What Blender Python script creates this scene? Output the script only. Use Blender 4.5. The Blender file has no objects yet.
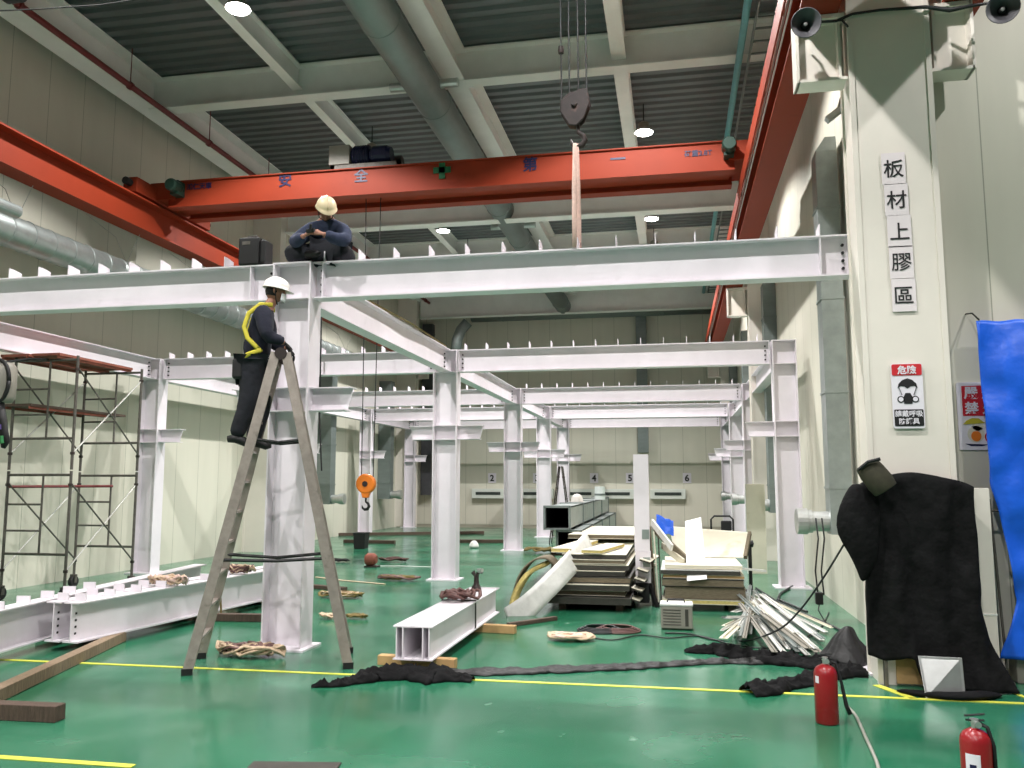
import bpy, bmesh, math, random
from mathutils import Vector as V, Matrix as M, noise
PI = math.pi
S = bpy.context.scene
COL = S.collection
DG = bpy.context.evaluated_depsgraph_get
# ------------------------------------------------------------ camera
CH = 1.8; F = 840.0; YAW = math.radians(10.89); PIT = math.radians(6.62)
cam = bpy.data.cameras.new('camera'); co = bpy.data.objects.new('camera', cam); COL.objects.link(co)
cam.sensor_width = 36; cam.lens = F / 1024 * 36; cam.clip_start = 0.05; cam.clip_end = 300
co.location = (0, 0, CH); co.rotation_euler = (PI / 2 + PIT, 0, YAW)
S.camera = co
_R = co.rotation_euler.to_matrix()
def U(px, py, x=None, y=None, z=None):
    """point of the place seen at a pixel, on the plane x=, y= or z="""
    d = _R @ V(((px - 512) / F, (384 - py) / F, -1))
    t = (z - CH) / d.z if z is not None else (y / d.y if y is not None else x / d.x)
    return V((d.x * t, d.y * t, CH + d.z * t))
G = lambda px, py, z=0: U(px, py, z=z)
# ------------------------------------------------------------ materials
MATS = {}
def lin(c):
    return tuple(((v / 255) / 12.92 if v / 255 <= .04045 else ((v / 255 + .055) / 1.055) ** 2.4) for v in c)
def mat(name, rgb, rough=.5, metal=0, var=.12, scale=6, bump=0, bscale=40, emit=None, stretch=None, alpha=None, dirt=None, coat=0, spec=.5):
    m = bpy.data.materials.new(name); m.use_nodes = True; nt = m.node_tree; n = nt.nodes; l = nt.links
    b = n['Principled BSDF']; c = lin(rgb)
    b.inputs['Roughness'].default_value = rough; b.inputs['Metallic'].default_value = metal
    b.inputs['Specular IOR Level'].default_value = spec
    if coat: b.inputs['Coat Weight'].default_value = coat
    tc = n.new('ShaderNodeTexCoord'); mp = n.new('ShaderNodeMapping'); l.new(tc.outputs['Object'], mp.inputs[0])
    if stretch: mp.inputs['Scale'].default_value = stretch
    no = n.new('ShaderNodeTexNoise'); no.inputs['Scale'].default_value = scale; no.inputs['Detail'].default_value = 6; no.inputs['Roughness'].default_value = .6
    l.new(mp.outputs[0], no.inputs[0])
    rp = n.new('ShaderNodeValToRGB'); rp.color_ramp.elements[0].position = .3; rp.color_ramp.elements[1].position = .7
    rp.color_ramp.elements[0].color = (*[v * (1 - var) for v in c], 1)
    rp.color_ramp.elements[1].color = (*[min(1, v * (1 + var)) for v in c], 1)
    l.new(no.outputs[0], rp.inputs[0]); out = rp.outputs[0]
    if dirt:
        n2 = n.new('ShaderNodeTexNoise'); n2.inputs['Scale'].default_value = dirt[1]; n2.inputs['Detail'].default_value = 8
        l.new(tc.outputs['Object'], n2.inputs[0])
        r2 = n.new('ShaderNodeValToRGB'); r2.color_ramp.elements[0].position = dirt[2]; r2.color_ramp.elements[1].position = min(1, dirt[2] + .12)
        r2.color_ramp.elements[0].color = (0, 0, 0, 1); l.new(n2.outputs[0], r2.inputs[0])
        mx = n.new('ShaderNodeMixRGB'); l.new(r2.outputs[0], mx.inputs[0]); l.new(out, mx.inputs[1]); mx.inputs[2].default_value = (*lin(dirt[0]), 1); out = mx.outputs[0]
    l.new(out, b.inputs['Base Color'])
    if bump:
        bn = n.new('ShaderNodeTexNoise'); bn.inputs['Scale'].default_value = bscale; l.new(mp.outputs[0], bn.inputs[0])
        bu = n.new('ShaderNodeBump'); bu.inputs['Strength'].default_value = bump; bu.inputs['Distance'].default_value = .02
        l.new(bn.outputs[0], bu.inputs['Height']); l.new(bu.outputs[0], b.inputs['Normal'])
    if emit:
        b.inputs['Emission Color'].default_value = (*lin(rgb), 1); b.inputs['Emission Strength'].default_value = emit
    if alpha is not None:
        b.inputs['Alpha'].default_value = alpha
    MATS[name] = m; return m
mat('white_steel', (226, 220, 226), .42, var=.05, scale=2.5, dirt=((214, 208, 212), 3.0, .7))
mat('white_paint', (222, 216, 206), .5, var=.04, scale=2)
mat('roof_white', (230, 230, 226), .6, var=.05, scale=2)
mat('wall_beige', (205, 203, 188), .55, var=.04, scale=.8, stretch=(3, 3, .4))
mat('deck_grey', (108, 112, 114), .45, var=.08, scale=1.5, metal=.3)
mat('orange', (138, 50, 26), .6, var=.06, scale=2, dirt=((120, 42, 24), 2.5, .66), spec=.25)
mat('dark_red', (104, 26, 26), .5, var=.1)
mat('galv', (158, 166, 164), .38, metal=.6, var=.14, scale=5)
mat('galv_dull', (122, 132, 130), .5, metal=.5, var=.1, scale=2, stretch=(1, 1, 4))
mat('silver', (190, 192, 190), .36, metal=.75, var=.1, scale=7)
mat('black', (16, 16, 17), .6, var=.2)
mat('rubber', (22, 22, 23), .7, var=.2)
mat('cable', (22, 24, 26), .55, var=.1)
mat('cable_grey', (150, 150, 140), .6, var=.1)
mat('navy_motor', (22, 26, 62), .35, var=.2, metal=.2)
mat('rust_dark', (44, 32, 30), .6, var=.4, scale=9, dirt=((104, 74, 62), 6, .6))
mat('orange_yellow', (226, 122, 34), .4, var=.08)
mat('sling_tan', (196, 172, 146), .85, var=.2, scale=30)
mat('sling_pink', (206, 176, 164), .85, var=.12, scale=30)
mat('sling_olive', (120, 104, 62), .9, var=.35, scale=22)
mat('chain_brown', (96, 66, 62), .6, var=.35, scale=26)
mat('timber', (138, 118, 96), .85, var=.28, scale=5, stretch=(12, 12, 1.2), bump=.5, bscale=14)
mat('timber_dark', (84, 68, 58), .85, var=.3, scale=5, stretch=(10, 10, 1.5), bump=.5, bscale=14)
mat('plywood', (176, 142, 96), .8, var=.15, scale=8)
mat('alu', (158, 148, 140), .42, metal=.35, var=.18, scale=10, dirt=((120, 112, 104), 9, .62))
mat('scaffold_steel', (92, 88, 82), .55, metal=.3, var=.3, scale=14)
mat('brace_grey', (178, 178, 172), .4, metal=.5, var=.12)
mat('scaffold_board', (134, 74, 58), .75, var=.25, scale=6)
mat('cream', (214, 209, 190), .55, var=.06, scale=3, dirt=((196, 188, 160), 3.5, .64))
mat('panel_core', (112, 102, 84), .9, var=.3, scale=16, stretch=(1, 1, 8))
mat('panel_dark', (58, 56, 50), .7, var=.25, scale=8)
mat('insulation', (206, 188, 118), .95, var=.2, scale=22, bump=.8, bscale=40)
mat('speaker_grey', (74, 74, 78), .5, var=.1)
mat('paper_white', (244, 244, 242), .7, var=.02)
mat('strip_white', (214, 214, 210), .4, var=.12, scale=9)
mat('blue_tarp', (20, 92, 214), .38, var=.14, scale=3, bump=.35, bscale=9)
mat('blue', (20, 90, 210), .5, var=.1)
mat('black_cloth', (20, 20, 21), .9, var=.4, scale=5, bump=.8, bscale=12, spec=.15)
mat('black_film', (15, 15, 16), .55, var=.3, scale=6, bump=.4, bscale=14)
mat('olive_bag', (52, 50, 36), .85, var=.25, scale=14)
mat('ext_red', (140, 16, 24), .32, var=.06, coat=.3)
mat('generator_grey', (138, 134, 124), .5, var=.1)
mat('duct_shade_black', (9, 9, 9), .8, var=.1)  # near black that paints the shade inside the open rectangular ducts
mat('ac_white', (202, 208, 200), .5, var=.03)
mat('dark_green', (24, 54, 44), .5, var=.1)
mat('sign_white', (226, 222, 230), .45, var=.01)
mat('sign_paper', (220, 212, 214), .6, var=.01)
mat('sign_red', (196, 34, 44), .45, var=.03)
mat('sign_black', (20, 20, 22), .5, var=.02)
mat('letter_blue', (18, 16, 62), .5, var=.05)
mat('letter_green', (10, 92, 52), .5, var=.05)
mat('helmet_white', (232, 228, 222), .35, var=.03)
mat('helmet_cream', (226, 208, 172), .4, var=.05, scale=9)
mat('skin', (150, 104, 84), .6, var=.08)
mat('glove', (24, 23, 26), .8, var=.2)
mat('hair', (18, 15, 14), .8, var=.2)
mat('navy_cloth', (24, 26, 42), .9, var=.22, scale=9, bump=.5, bscale=16)
mat('blue_cloth', (44, 52, 76), .9, var=.22, scale=9, bump=.5, bscale=16)
mat('trouser', (20, 22, 30), .92, var=.25, scale=9, bump=.5, bscale=14)
mat('harness_yellow', (188, 176, 52), .8, var=.1)
mat('mask_white', (222, 222, 226), .7, var=.03)
mat('yellow_line', (206, 206, 74), .6, var=.14, scale=7)
mat('ac_slot', (40, 50, 46), .6)
mat('lamp_disc', (255, 252, 246), .5, emit=26)
mat('teal_pipe', (86, 150, 156), .4, var=.1)
mat('floor_concrete', (140, 138, 122), .6, var=.1)
mat('purple', (90, 70, 140), .6, var=.1); mat('green_bright', (40, 130, 70), .6, var=.1)
mat('film_clear', (214, 222, 220), .3, var=.1)
def floor_mat():
    m = bpy.data.materials.new('green_epoxy'); m.use_nodes = True; nt = m.node_tree; n = nt.nodes; l = nt.links; b = n['Principled BSDF']
    tc = n.new('ShaderNodeTexCoord')
    def noise_(s, d=6, st=None):
        x = n.new('ShaderNodeTexNoise'); x.inputs['Scale'].default_value = s; x.inputs['Detail'].default_value = d
        if st:
            mp = n.new('ShaderNodeMapping'); mp.inputs['Scale'].default_value = st; l.new(tc.outputs['Object'], mp.inputs[0]); l.new(mp.outputs[0], x.inputs[0])
        else: l.new(tc.outputs['Object'], x.inputs[0])
        return x.outputs[0]
    def ramp(src, p0, p1, c0=(0, 0, 0), c1=(1, 1, 1)):
        r = n.new('ShaderNodeValToRGB'); r.color_ramp.elements[0].position = p0; r.color_ramp.elements[1].position = p1
        r.color_ramp.elements[0].color = (*c0, 1); r.color_ramp.elements[1].color = (*c1, 1); l.new(src, r.inputs[0]); return r.outputs[0]
    base = ramp(noise_(.7), .3, .7, lin((26, 98, 68)), lin((50, 116, 88)))
    def mix(f, a, c):
        x = n.new('ShaderNodeMixRGB'); l.new(f, x.inputs[0]); l.new(a, x.inputs[1]); x.inputs[2].default_value = (*lin(c), 1); return x.outputs[0]
    base = mix(ramp(noise_(1.3, 9), .5, .95, c1=(.5, .5, .5)), base, (124, 156, 138))
    base = mix(ramp(noise_(7, 10, (1, .6, 1)), .72, .82, c1=(.5, .5, .5)), base, (170, 196, 180))
    l.new(base, b.inputs['Base Color'])
    l.new(ramp(noise_(1.1, 8), .3, .7, (.13,) * 3, (.27,) * 3), b.inputs['Roughness'])
    b.inputs['Specular IOR Level'].default_value = .6
    bu = n.new('ShaderNodeBump'); bu.inputs['Strength'].default_value = .08; bu.inputs['Distance'].default_value = .01
    l.new(noise_(2.2, 3), bu.inputs['Height']); l.new(bu.outputs[0], b.inputs['Normal'])
    MATS['green_epoxy'] = m
floor_mat()
def wall_mat():   # insulated wall panels: faint vertical joints every 0.9 m
    m = MATS['wall_beige']; nt = m.node_tree; n = nt.nodes; l = nt.links; b = n['Principled BSDF']
    tc = n.new('ShaderNodeTexCoord'); sp = n.new('ShaderNodeSeparateXYZ'); l.new(tc.outputs['Object'], sp.inputs[0])
    a = n.new('ShaderNodeMath'); a.operation = 'ADD'; l.new(sp.outputs[0], a.inputs[0]); l.new(sp.outputs[1], a.inputs[1])
    f = n.new('ShaderNodeMath'); f.operation = 'PINGPONG'; l.new(a.outputs[0], f.inputs[0]); f.inputs[1].default_value = .45
    g = n.new('ShaderNodeMath'); g.operation = 'LESS_THAN'; l.new(f.outputs[0], g.inputs[0]); g.inputs[1].default_value = .006
    src = b.inputs['Base Color'].links[0].from_socket
    x = n.new('ShaderNodeMixRGB'); l.new(g.outputs[0], x.inputs[0]); l.new(src, x.inputs[1]); x.inputs[2].default_value = (*lin((150, 152, 136)), 1)
    l.new(x.outputs[0], b.inputs['Base Color'])
wall_mat()
# ------------------------------------------------------------ mesh helpers
def frame(d, up=None):
    d = V(d).normalized(); up = V(up) if up is not None else (V((0, 0, 1)) if abs(d.z) < .95 else V((0, 1, 0)))
    s = d.cross(up).normalized(); u = s.cross(d).normalized(); return d, s, u
class MB:
    def __init__(self): self.b = bmesh.new()
    def face(self, pts):
        try: return self.b.faces.new([self.b.verts.new(p) for p in pts])
        except ValueError: pass
    def hexa(self, p):   # 8 points: bottom ring 0-3, top ring 4-7
        v = [self.b.verts.new(q) for q in p]
        for f in ((3, 2, 1, 0), (4, 5, 6, 7), (0, 1, 5, 4), (1, 2, 6, 5), (2, 3, 7, 6), (3, 0, 4, 7)): self.b.faces.new([v[i] for i in f])
        return self
    def box(self, x0, x1, y0, y1, z0, z1):
        return self.hexa([(x0, y0, z0), (x1, y0, z0), (x1, y1, z0), (x0, y1, z0), (x0, y0, z1), (x1, y0, z1), (x1, y1, z1), (x0, y1, z1)])
    def obox(self, c, a, b_, c_, ha, hb, hc):
        c = V(c); a = V(a) * ha; b_ = V(b_) * hb; c_ = V(c_) * hc
        return self.hexa([c - a - b_ - c_, c + a - b_ - c_, c + a + b_ - c_, c - a + b_ - c_, c - a - b_ + c_, c + a - b_ + c_, c + a + b_ + c_, c - a + b_ + c_])
    def bar(self, p, q, w, h, up=None):
        p = V(p); q = V(q); d, s, u = frame(q - p, up); return self.obox((p + q) / 2, d, s, u, (q - p).length / 2, w / 2, h / 2)
    def ibeam(self, p, q, h, w, tf=.016, tw=.012, up=None):   # p,q: centre line
        p = V(p); q = V(q); d, s, u = frame(q - p, up); c = (p + q) / 2; L = (q - p).length / 2
        for k in (-1, 1): self.obox(c + u * k * (h - tf) / 2, d, s, u, L, w / 2, tf / 2)
        self.obox(c, d, s, u, L, tw / 2, h / 2 - tf); return self
    def tube(self, pts, r, n=8, cap=True, flat=1.0, up=None):
        pts = [V(p) for p in pts]; rs = r if isinstance(r, (list, tuple)) else [r] * len(pts); rings = []
        pu = None
        for i, p in enumerate(pts):
            d = (pts[min(i + 1, len(pts) - 1)] - pts[max(i - 1, 0)])
            if d.length < 1e-9: d = V((0, 0, 1))
            d.normalize()
            if pu is None: _, s, u = frame(d, up)
            else:
                s = d.cross(pu)
                if s.length < 1e-4: _, s, u = frame(d)
                s.normalize(); u = s.cross(d).normalized()
            pu = u
            rings.append([self.b.verts.new(p + s * math.cos(2 * PI * k / n) * rs[i] + u * math.sin(2 * PI * k / n) * rs[i] * flat) for k in range(n)])
        for a, b_ in zip(rings, rings[1:]):
            for k in range(n): self.b.faces.new((a[k], a[(k + 1) % n], b_[(k + 1) % n], b_[k]))
        if cap: self.b.faces.new(rings[0][::-1]); self.b.faces.new(rings[-1])
        return self
    def cyl(self, p, q, r, n=16, r2=None, cap=True): return self.tube([p, q], [r, r if r2 is None else r2], n, cap)
    def lathe(self, c, prof, n=24, axis=(0, 0, 1), cap=True):
        d, s, u = frame(axis); c = V(c); rings = []
        for r, h in prof: rings.append([self.b.verts.new(c + d * h + (s * math.cos(2 * PI * k / n) + u * math.sin(2 * PI * k / n)) * max(r, 1e-4)) for k in range(n)])
        for a, b_ in zip(rings, rings[1:]):
            for k in range(n): self.b.faces.new((a[k], a[(k + 1) % n], b_[(k + 1) % n], b_[k]))
        if cap: self.b.faces.new(rings[0][::-1]); self.b.faces.new(rings[-1])
        return self
    def prism(self, pts, t):   # polygon pts (3d), thickness vector t
        t = V(t); a = [self.b.verts.new(p) for p in pts]; c = [self.b.verts.new(V(p) + t) for p in pts]; n = len(pts)
        self.b.faces.new(a[::-1]); self.b.faces.new(c)
        for i in range(n): self.b.faces.new((a[i], a[(i + 1) % n], c[(i + 1) % n], c[i]))
        return self
    def grid(self, fn, nu, nv):
        g = [[self.b.verts.new(fn(i / nu, j / nv)) for j in range(nv + 1)] for i in range(nu + 1)]
        for i in range(nu):
            for j in range(nv): self.b.faces.new((g[i][j], g[i + 1][j], g[i + 1][j + 1], g[i][j + 1]))
        return self
    def mesh(self, name, m, smooth=False):
        bmesh.ops.recalc_face_normals(self.b, faces=self.b.faces)
        me = bpy.data.meshes.new(name); self.b.to_mesh(me); self.b.free()
        me.materials.append(MATS[m])
        if smooth:
            for p in me.polygons: p.use_smooth = True
        return me
def rootloc(p):
    o = V((0, 0, 0))
    while p is not None: o += p.location; p = p.parent
    return o
def link(me, name, parent=None):
    o = bpy.data.objects.new(name, me); COL.objects.link(o)
    if parent is not None:
        off = rootloc(parent); o.parent = parent
    else:
        xs = [v.co for v in me.vertices]
        off = V(((min(v.x for v in xs) + max(v.x for v in xs)) / 2, (min(v.y for v in xs) + max(v.y for v in xs)) / 2, min(v.z for v in xs)))
        o.location = off
    me.transform(M.Translation(-off)); return o
def obj(name, mb, m, parent=None, smooth=False, bevel=0, solid=0, sub=0, label=None):
    o = link(mb.mesh(name, m, smooth), name, parent)
    if solid: d = o.modifiers.new('solidify', 'SOLIDIFY'); d.thickness = solid; d.offset = 0
    if bevel: d = o.modifiers.new('bevel', 'BEVEL'); d.width = bevel; d.segments = 2; d.limit_method = 'ANGLE'
    if sub: d = o.modifiers.new('subsurf', 'SUBSURF'); d.levels = sub; d.render_levels = sub
    if label: o['label'] = label
    return o
def tag(o, label, cat, group=None, kind=None):
    o['label'] = label; o['category'] = cat
    if group: o['group'] = group
    if kind: o['kind'] = kind
    return o
def thing(name, loc, label, cat, group=None):
    o = bpy.data.objects.new(name, None); COL.objects.link(o); o.location = loc; o.empty_display_size = .2
    return tag(o, label, cat, group)
def struct(name, mb, m, label=None, parent=None, **k):
    o = obj(name, mb, m, parent, **k)
    if parent is None:
        o['kind'] = 'structure'
        if label: o['label'] = label
    return o
def text(name, s, m, parent, c, ax, up, size, depth=.004, bold=0):
    """lettering: CJK or latin, centred at c, reading along ax, upright along up"""
    cu = bpy.data.curves.new(name, 'FONT'); cu.body = s; cu.size = size; cu.align_x = 'CENTER'; cu.align_y = 'CENTER'; cu.extrude = depth / 2; cu.offset = bold; cu.resolution_u = 3
    t = bpy.data.objects.new(name, cu); COL.objects.link(t); bpy.context.view_layer.update()
    me = bpy.data.meshes.new_from_object(t.evaluated_get(DG())); bpy.data.objects.remove(t)
    ax = V(ax).normalized(); up = V(up).normalized(); n = ax.cross(up)
    if len(me.vertices):
        xs = [v.co.x for v in me.vertices]; ys = [v.co.y for v in me.vertices]
        me.transform(M.Translation((-(min(xs) + max(xs)) / 2, -(min(ys) + max(ys)) / 2, 0)))
    R = M((ax, up, n)).transposed().to_4x4(); me.transform(M.Translation(V(c)) @ R)
    me.materials.clear(); me.materials.append(MATS[m]); return link(me, name, parent)
def skin(verts, edges, root=0, sub=2):
    """verts: (co, radius or (rx,ry)); returns an evaluated mesh"""
    me = bpy.data.meshes.new('sk'); me.from_pydata([tuple(v[0]) for v in verts], edges, [])
    o = bpy.data.objects.new('sk', me); COL.objects.link(o)
    md = o.modifiers.new('skin', 'SKIN'); md.use_smooth_shade = True; md.branch_smoothing = .4
    if not me.skin_vertices: me.attributes  # layer is created with the modifier below
    sv = me.skin_vertices[0].data if me.skin_vertices else None
    if sv is None:
        bm = bmesh.new(); bm.from_mesh(me); bm.verts.layers.skin.verify(); bm.to_mesh(me); bm.free(); sv = me.skin_vertices[0].data
    for i, v in enumerate(verts):
        r = v[1]; sv[i].radius = r if isinstance(r, tuple) else (r, r); sv[i].use_root = (i == root)
    ss = o.modifiers.new('ss', 'SUBSURF'); ss.levels = sub; ss.render_levels = sub
    bpy.context.view_layer.update()
    out = bpy.data.meshes.new_from_object(o.evaluated_get(DG())); bpy.data.objects.remove(o); return out
def join_meshes(ms, name, mats_):
    b = bmesh.new()
    for i, m_ in enumerate(ms):
        n0 = len(b.faces); b.from_mesh(m_); b.faces.ensure_lookup_table()
        for f in b.faces[n0:]: f.material_index = i if i < len(mats_) else 0; f.smooth = True
    me = bpy.data.meshes.new(name); b.to_mesh(me); b.free()
    for m_ in mats_: me.materials.append(MATS[m_])
    return me
def chain(pts): # [(co, r)...] simple chain
    return skin(pts, [(i, i + 1) for i in range(len(pts) - 1)], 0, 1)
rnd = random.Random(7)
def nz(p, s=1.0, seed=0): return noise.noise(V((p[0] * s + seed * 7.3, p[1] * s + seed * 3.1, p[2] * s)))

# ============================================================ THE BUILDING
WL, WR, WB, ZC = -11.0, 2.32, 34.6, 9.8      # left wall, right wall, back wall, roof deck
FY = 8.75                                     # cross wall right of the big column
struct('floor', MB().box(WL - .3, 9, -9, WB + .3, -.2, 0), 'green_epoxy', 'glossy green epoxy factory floor')
struct('wall_left', MB().box(WL - .2, WL, -9, WB, 0, ZC + .3), 'wall_beige', 'long beige panel wall on the left')
struct('wall_back', MB().box(WL, WR + .2, WB, WB + .2, 0, ZC + .3), 'wall_beige', 'beige panel wall at the far end')
struct('wall_right', MB().box(WR, WR + .2, FY + .2, WB, 0, ZC + .3), 'wall_beige', 'beige panel wall behind the big column')
struct('wall_front_right', MB().box(WR, 9, FY, FY + .2, 0, ZC + .3), 'wall_beige', 'beige cross wall behind the blue tarp')
# corrugated deck, ribs across the hall
pr = []; y = -9.0
while y < WB:
    pr += [(y, ZC), (y + .13, ZC), (y + .16, ZC + .06), (y + .27, ZC + .06)]; y += .30
mb = MB()
for (a, za), (b_, zb) in zip(pr, pr[1:]): mb.face([(WL - .2, a, za), (9, a, za), (9, b_, zb), (WL - .2, b_, zb)])
struct('ceiling', mb, 'deck_grey', 'dark corrugated metal roof deck', solid=.01)
# roof steel
def rbeam(name, p, q, h, w, lab, m='roof_white', tf=.03, tw=.02): return struct(name, MB().ibeam(p, q, h, w, tf, tw), m, lab)
EX = -10.1
for yy in (-3.7, 2.35, 14.45, 26.55): rbeam('roof_crossbeam', (EX, yy, ZC - .33), (8, yy, ZC - .33), .65, .3, 'white secondary roof beam spanning the hall')
for yy in (8.4, 20.5, 32.6): rbeam('roof_rafter', (EX, yy, ZC - .69), (2.6, yy, ZC - .69), 1.38, .35, 'deep white main roof rafter')
rbeam('eave_beam', (EX - .02, -9, ZC - .32), (EX - .02, WB, ZC - .32), .62, .55, 'white eave beam along the left wall')
for xx, w in ((-7.0, .2), (-3.85, .4), (-.82, .26), (2.15, .26)):
    h = .62 if w == .4 else .45
    rbeam('roof_joist', (xx, -9, ZC - .02 - h / 2), (xx, WB, ZC - .02 - h / 2), h, w, 'white roof joist running to the far wall')
struct('trim_1', MB().box(2.76, 6, FY - .015, FY, .02, .14), 'white_paint', 'white skirting on the cross wall')
# crane runways
def runway(name, x, y0, y1, lab):
    o = MB().ibeam((x, y0, 6.71), (x, y1, 6.71), .58, .38, .03, .02)
    o.box(x - .03, x + .03, y0, y1, 7.0, 7.06)
    return struct(name, o, 'orange', lab)
runway('crane_runway', -9.7, -2, WB - .4, 'orange crane runway beam along the left wall')
runway('crane_runway', 1.5, -2, WB - .4, 'orange crane runway beam on the right column brackets')
runway('crane_runway', 2.85, -2, FY - .1, 'orange runway beam of the next bay above the right bracket')
mb = MB().bar((1.2, -2, 6.75), (1.2, WB - .5, 6.75), .02, .26)
for k in range(18): mb.box(1.19, 1.32, k * 2 - 1, k * 2 - .95, 6.85, 6.9)
cond = struct('conductor_rail', mb, 'orange', 'orange conductor bar beside the right crane runway')
mb = MB()
for dz in (6.55, 6.68, 6.8): mb.cyl((1.245, -2, dz), (1.245, WB - .5, dz), .012, 6)
struct('power_rail', mb, 'brace_grey', parent=cond)
# building columns with runway brackets
def building_column(name, x0, x1, y0, y1, side, right_br, lab):
    c = MB(); c.box(x0 + .02, x1 - .02, y0 + .03, y1 - .03, 0, ZC - .1)
    c.box(x0, x1, y0, y0 + .03, 0, ZC - .1); c.box(x0, x1, y1 - .03, y1, 0, ZC - .1)
    c.box(x0, x0 + .05, y0 - .012, y0, 0, ZC - .1); c.box(x1 - .05, x1, y0 - .012, y0, 0, ZC - .1)
    o = struct(name, c, 'white_paint', lab)
    for s, on in ((-1, True), (1, right_br)):
        if not on: continue
        xa = x0 if s * side > 0 else x1; xa = x0 if s < 0 else x1
        if side < 0: xa = x1 if s < 0 else x0
        dr = s * side; L = .46 if s < 0 else .40
        xb = xa + dr * L; lo, hi = min(xa, xb), max(xa, xb); ym = (y0 + y1) / 2
        b = MB(); zl = 5.72 if side > 0 else 5.94; b.box(lo, hi, y0 + .06, y1 - .12, zl, zl + .03); b.box(lo, hi, y0 + .06, y1 - .12, 6.37, 6.41)
        b.box(lo, hi, ym - .01, ym + .01, zl + .03, 6.37); b.box(xb - .015, xb + .015, y0 + .06, y1 - .12, zl, 6.41)
        b.box(xa + dr * .06 - .012, xa + dr * .06 + .012, y0 + .08, ym, zl + .03, 6.37)
        struct('bracket', b, 'white_paint', parent=o)
    return o
bigcol = building_column('building_column', 1.75, 2.5, 8.25, 8.68, 1, True, 'big white building column with black lettering')
building_column('building_column', 1.8, 2.45, 20.3, 20.7, 1, False, 'white building column of the right wall, second bay')
building_column('building_column', 1.8, 2.45, 32.4, 32.8, 1, False, 'white building column near the far right corner')
for yy in (8.4, 20.5, 32.6): building_column('building_column', -11.0, -10.2, yy - .2, yy + .2, -1, False, 'white building column against the left wall')
struct('kickplate', MB().box(1.9, 2.22, 8.215, 8.237, .02, .42), 'plywood', parent=bigcol)
# floor markings
def line(name, pts, w, lab):
    mb = MB()
    for (p, q) in zip(pts, pts[1:]): mb.bar((*p, .003), (*q, .003), w, .004)
    o = struct(name, mb, 'yellow_line', lab)
line('trim_2', [(-10.9, 7.62), (6, 7.80)], .05, 'long yellow floor line in front of the steel frame')
line('trim_3', [(-9, 5.0), (-3.42, 5.03)], .06, 'yellow floor line at the lower left')
line('trim_4', [(1.72, 8.2), (1.92, 7.76)], .07, 'short yellow floor line beside the big column')
line('trim_5', [(2.7, 8.55), (2.95, 7.6)], .04, 'thin pale floor line right of the column')
struct('floor_kerb', MB().box(-10.9, 1.9, 32.3, 34.5, 0, .03), 'floor_concrete', 'bare concrete strip at the far wall')

# ============================================================ WRITING ON THE BIG COLUMN
for k, (ch, py) in enumerate(zip('板材上膠區', (168.5, 199.5, 231, 262, 295))):
    c = U((893.5, 896.5, 899.5, 901.5, 904)[k], py, y=8.232)
    s = thing('letter_sheet', (c.x, c.y, c.z - .15), 'white paper with black character %s, %s on the big white column' % (ch, ('topmost of five', 'second of five from the top', 'middle one of five', 'fourth of five from the top', 'lowest of five')[k]), 'sign')
    obj('sheet', MB().box(c.x - .105, c.x + .105, 8.233, 8.237, c.z - .155, c.z + .155), 'sign_paper', s)
    text('lettering', ch, 'sign_black', s, (c.x, 8.23, c.z), (1, 0, 0), (0, 0, 1), .185, bold=.001)
def plate(mb, x0, x1, y0, y1, z0, z1, r=.02):
    pts = []
    for (cx, cz, a0) in ((x1 - r, z0 + r, -90), (x1 - r, z1 - r, 0), (x0 + r, z1 - r, 90), (x0 + r, z0 + r, 180)):
        for k in range(5): a = math.radians(a0 + k * 22.5); pts.append((cx + r * math.cos(a), y0, cz + r * math.sin(a)))
    mb.prism(pts, (0, y1 - y0, 0)); return mb
p0 = U(890.5, 428.5, y=8.22); p1 = U(926, 363, y=8.22); x0, x1, z0, z1 = p0.x + .0, p1.x + .0, p0.z, p1.z
x0 = 1.985; x1 = 2.255; H = z1 - z0
s = thing('respirator_sign', ((x0 + x1) / 2, 8.22, z0), 'white warning sign with red header and black respirator face on the big column', 'sign')
obj('plate', plate(MB(), x0, x1, 8.222, 8.237, z0, z1), 'sign_white', s)
obj('header', plate(MB(), x0 + .006, x1 - .006, 8.218, 8.222, z1 - H * .185, z1 - .006, .014), 'sign_red', s)
obj('footer', plate(MB(), x0 + .01, x1 - .01, 8.218, 8.222, z0 + .02, z0 + H * .29, .012), 'sign_black', s)
xm = (x0 + x1) / 2
text('lettering', '危險', 'sign_white', s, (xm, 8.215, z1 - H * .1), (1, 0, 0), (0, 0, 1), .082, bold=.002)
text('lettering', '請戴呼吸', 'sign_white', s, (xm, 8.215, z0 + H * .225), (1, 0, 0), (0, 0, 1), .06, bold=.001)
text('lettering', '防護具', 'sign_white', s, (xm, 8.215, z0 + H * .11), (1, 0, 0), (0, 0, 1), .06, bold=.001)
zc = z0 + H * .56
def disc(mb, x, y0, y1, z, r, r2=None, n=20): return mb.prism([(x + r * math.cos(2 * PI * k / n), y0, z + (r2 or r) * math.sin(2 * PI * k / n)) for k in range(n)], (0, y1 - y0, 0))
mb = MB(); mb.prism([(xm + a * .085, 8.218, zc + b_ * .1) for a, b_ in ((-1, .35), (-.9, .75), (-.5, 1.1), (0, 1.25), (.5, 1.1), (.9, .75), (1, .35), (.7, .55), (.3, .5), (0, .3), (-.3, .5), (-.7, .55))], (0, .004, 0))
mb.prism([(xm + a * .05, 8.218, zc + b_ * .1) for a, b_ in ((-.8, -.5), (-.4, -.1), (.4, -.1), (.8, -.5), (.7, -1.1), (-.7, -1.1))], (0, .004, 0))
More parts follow.
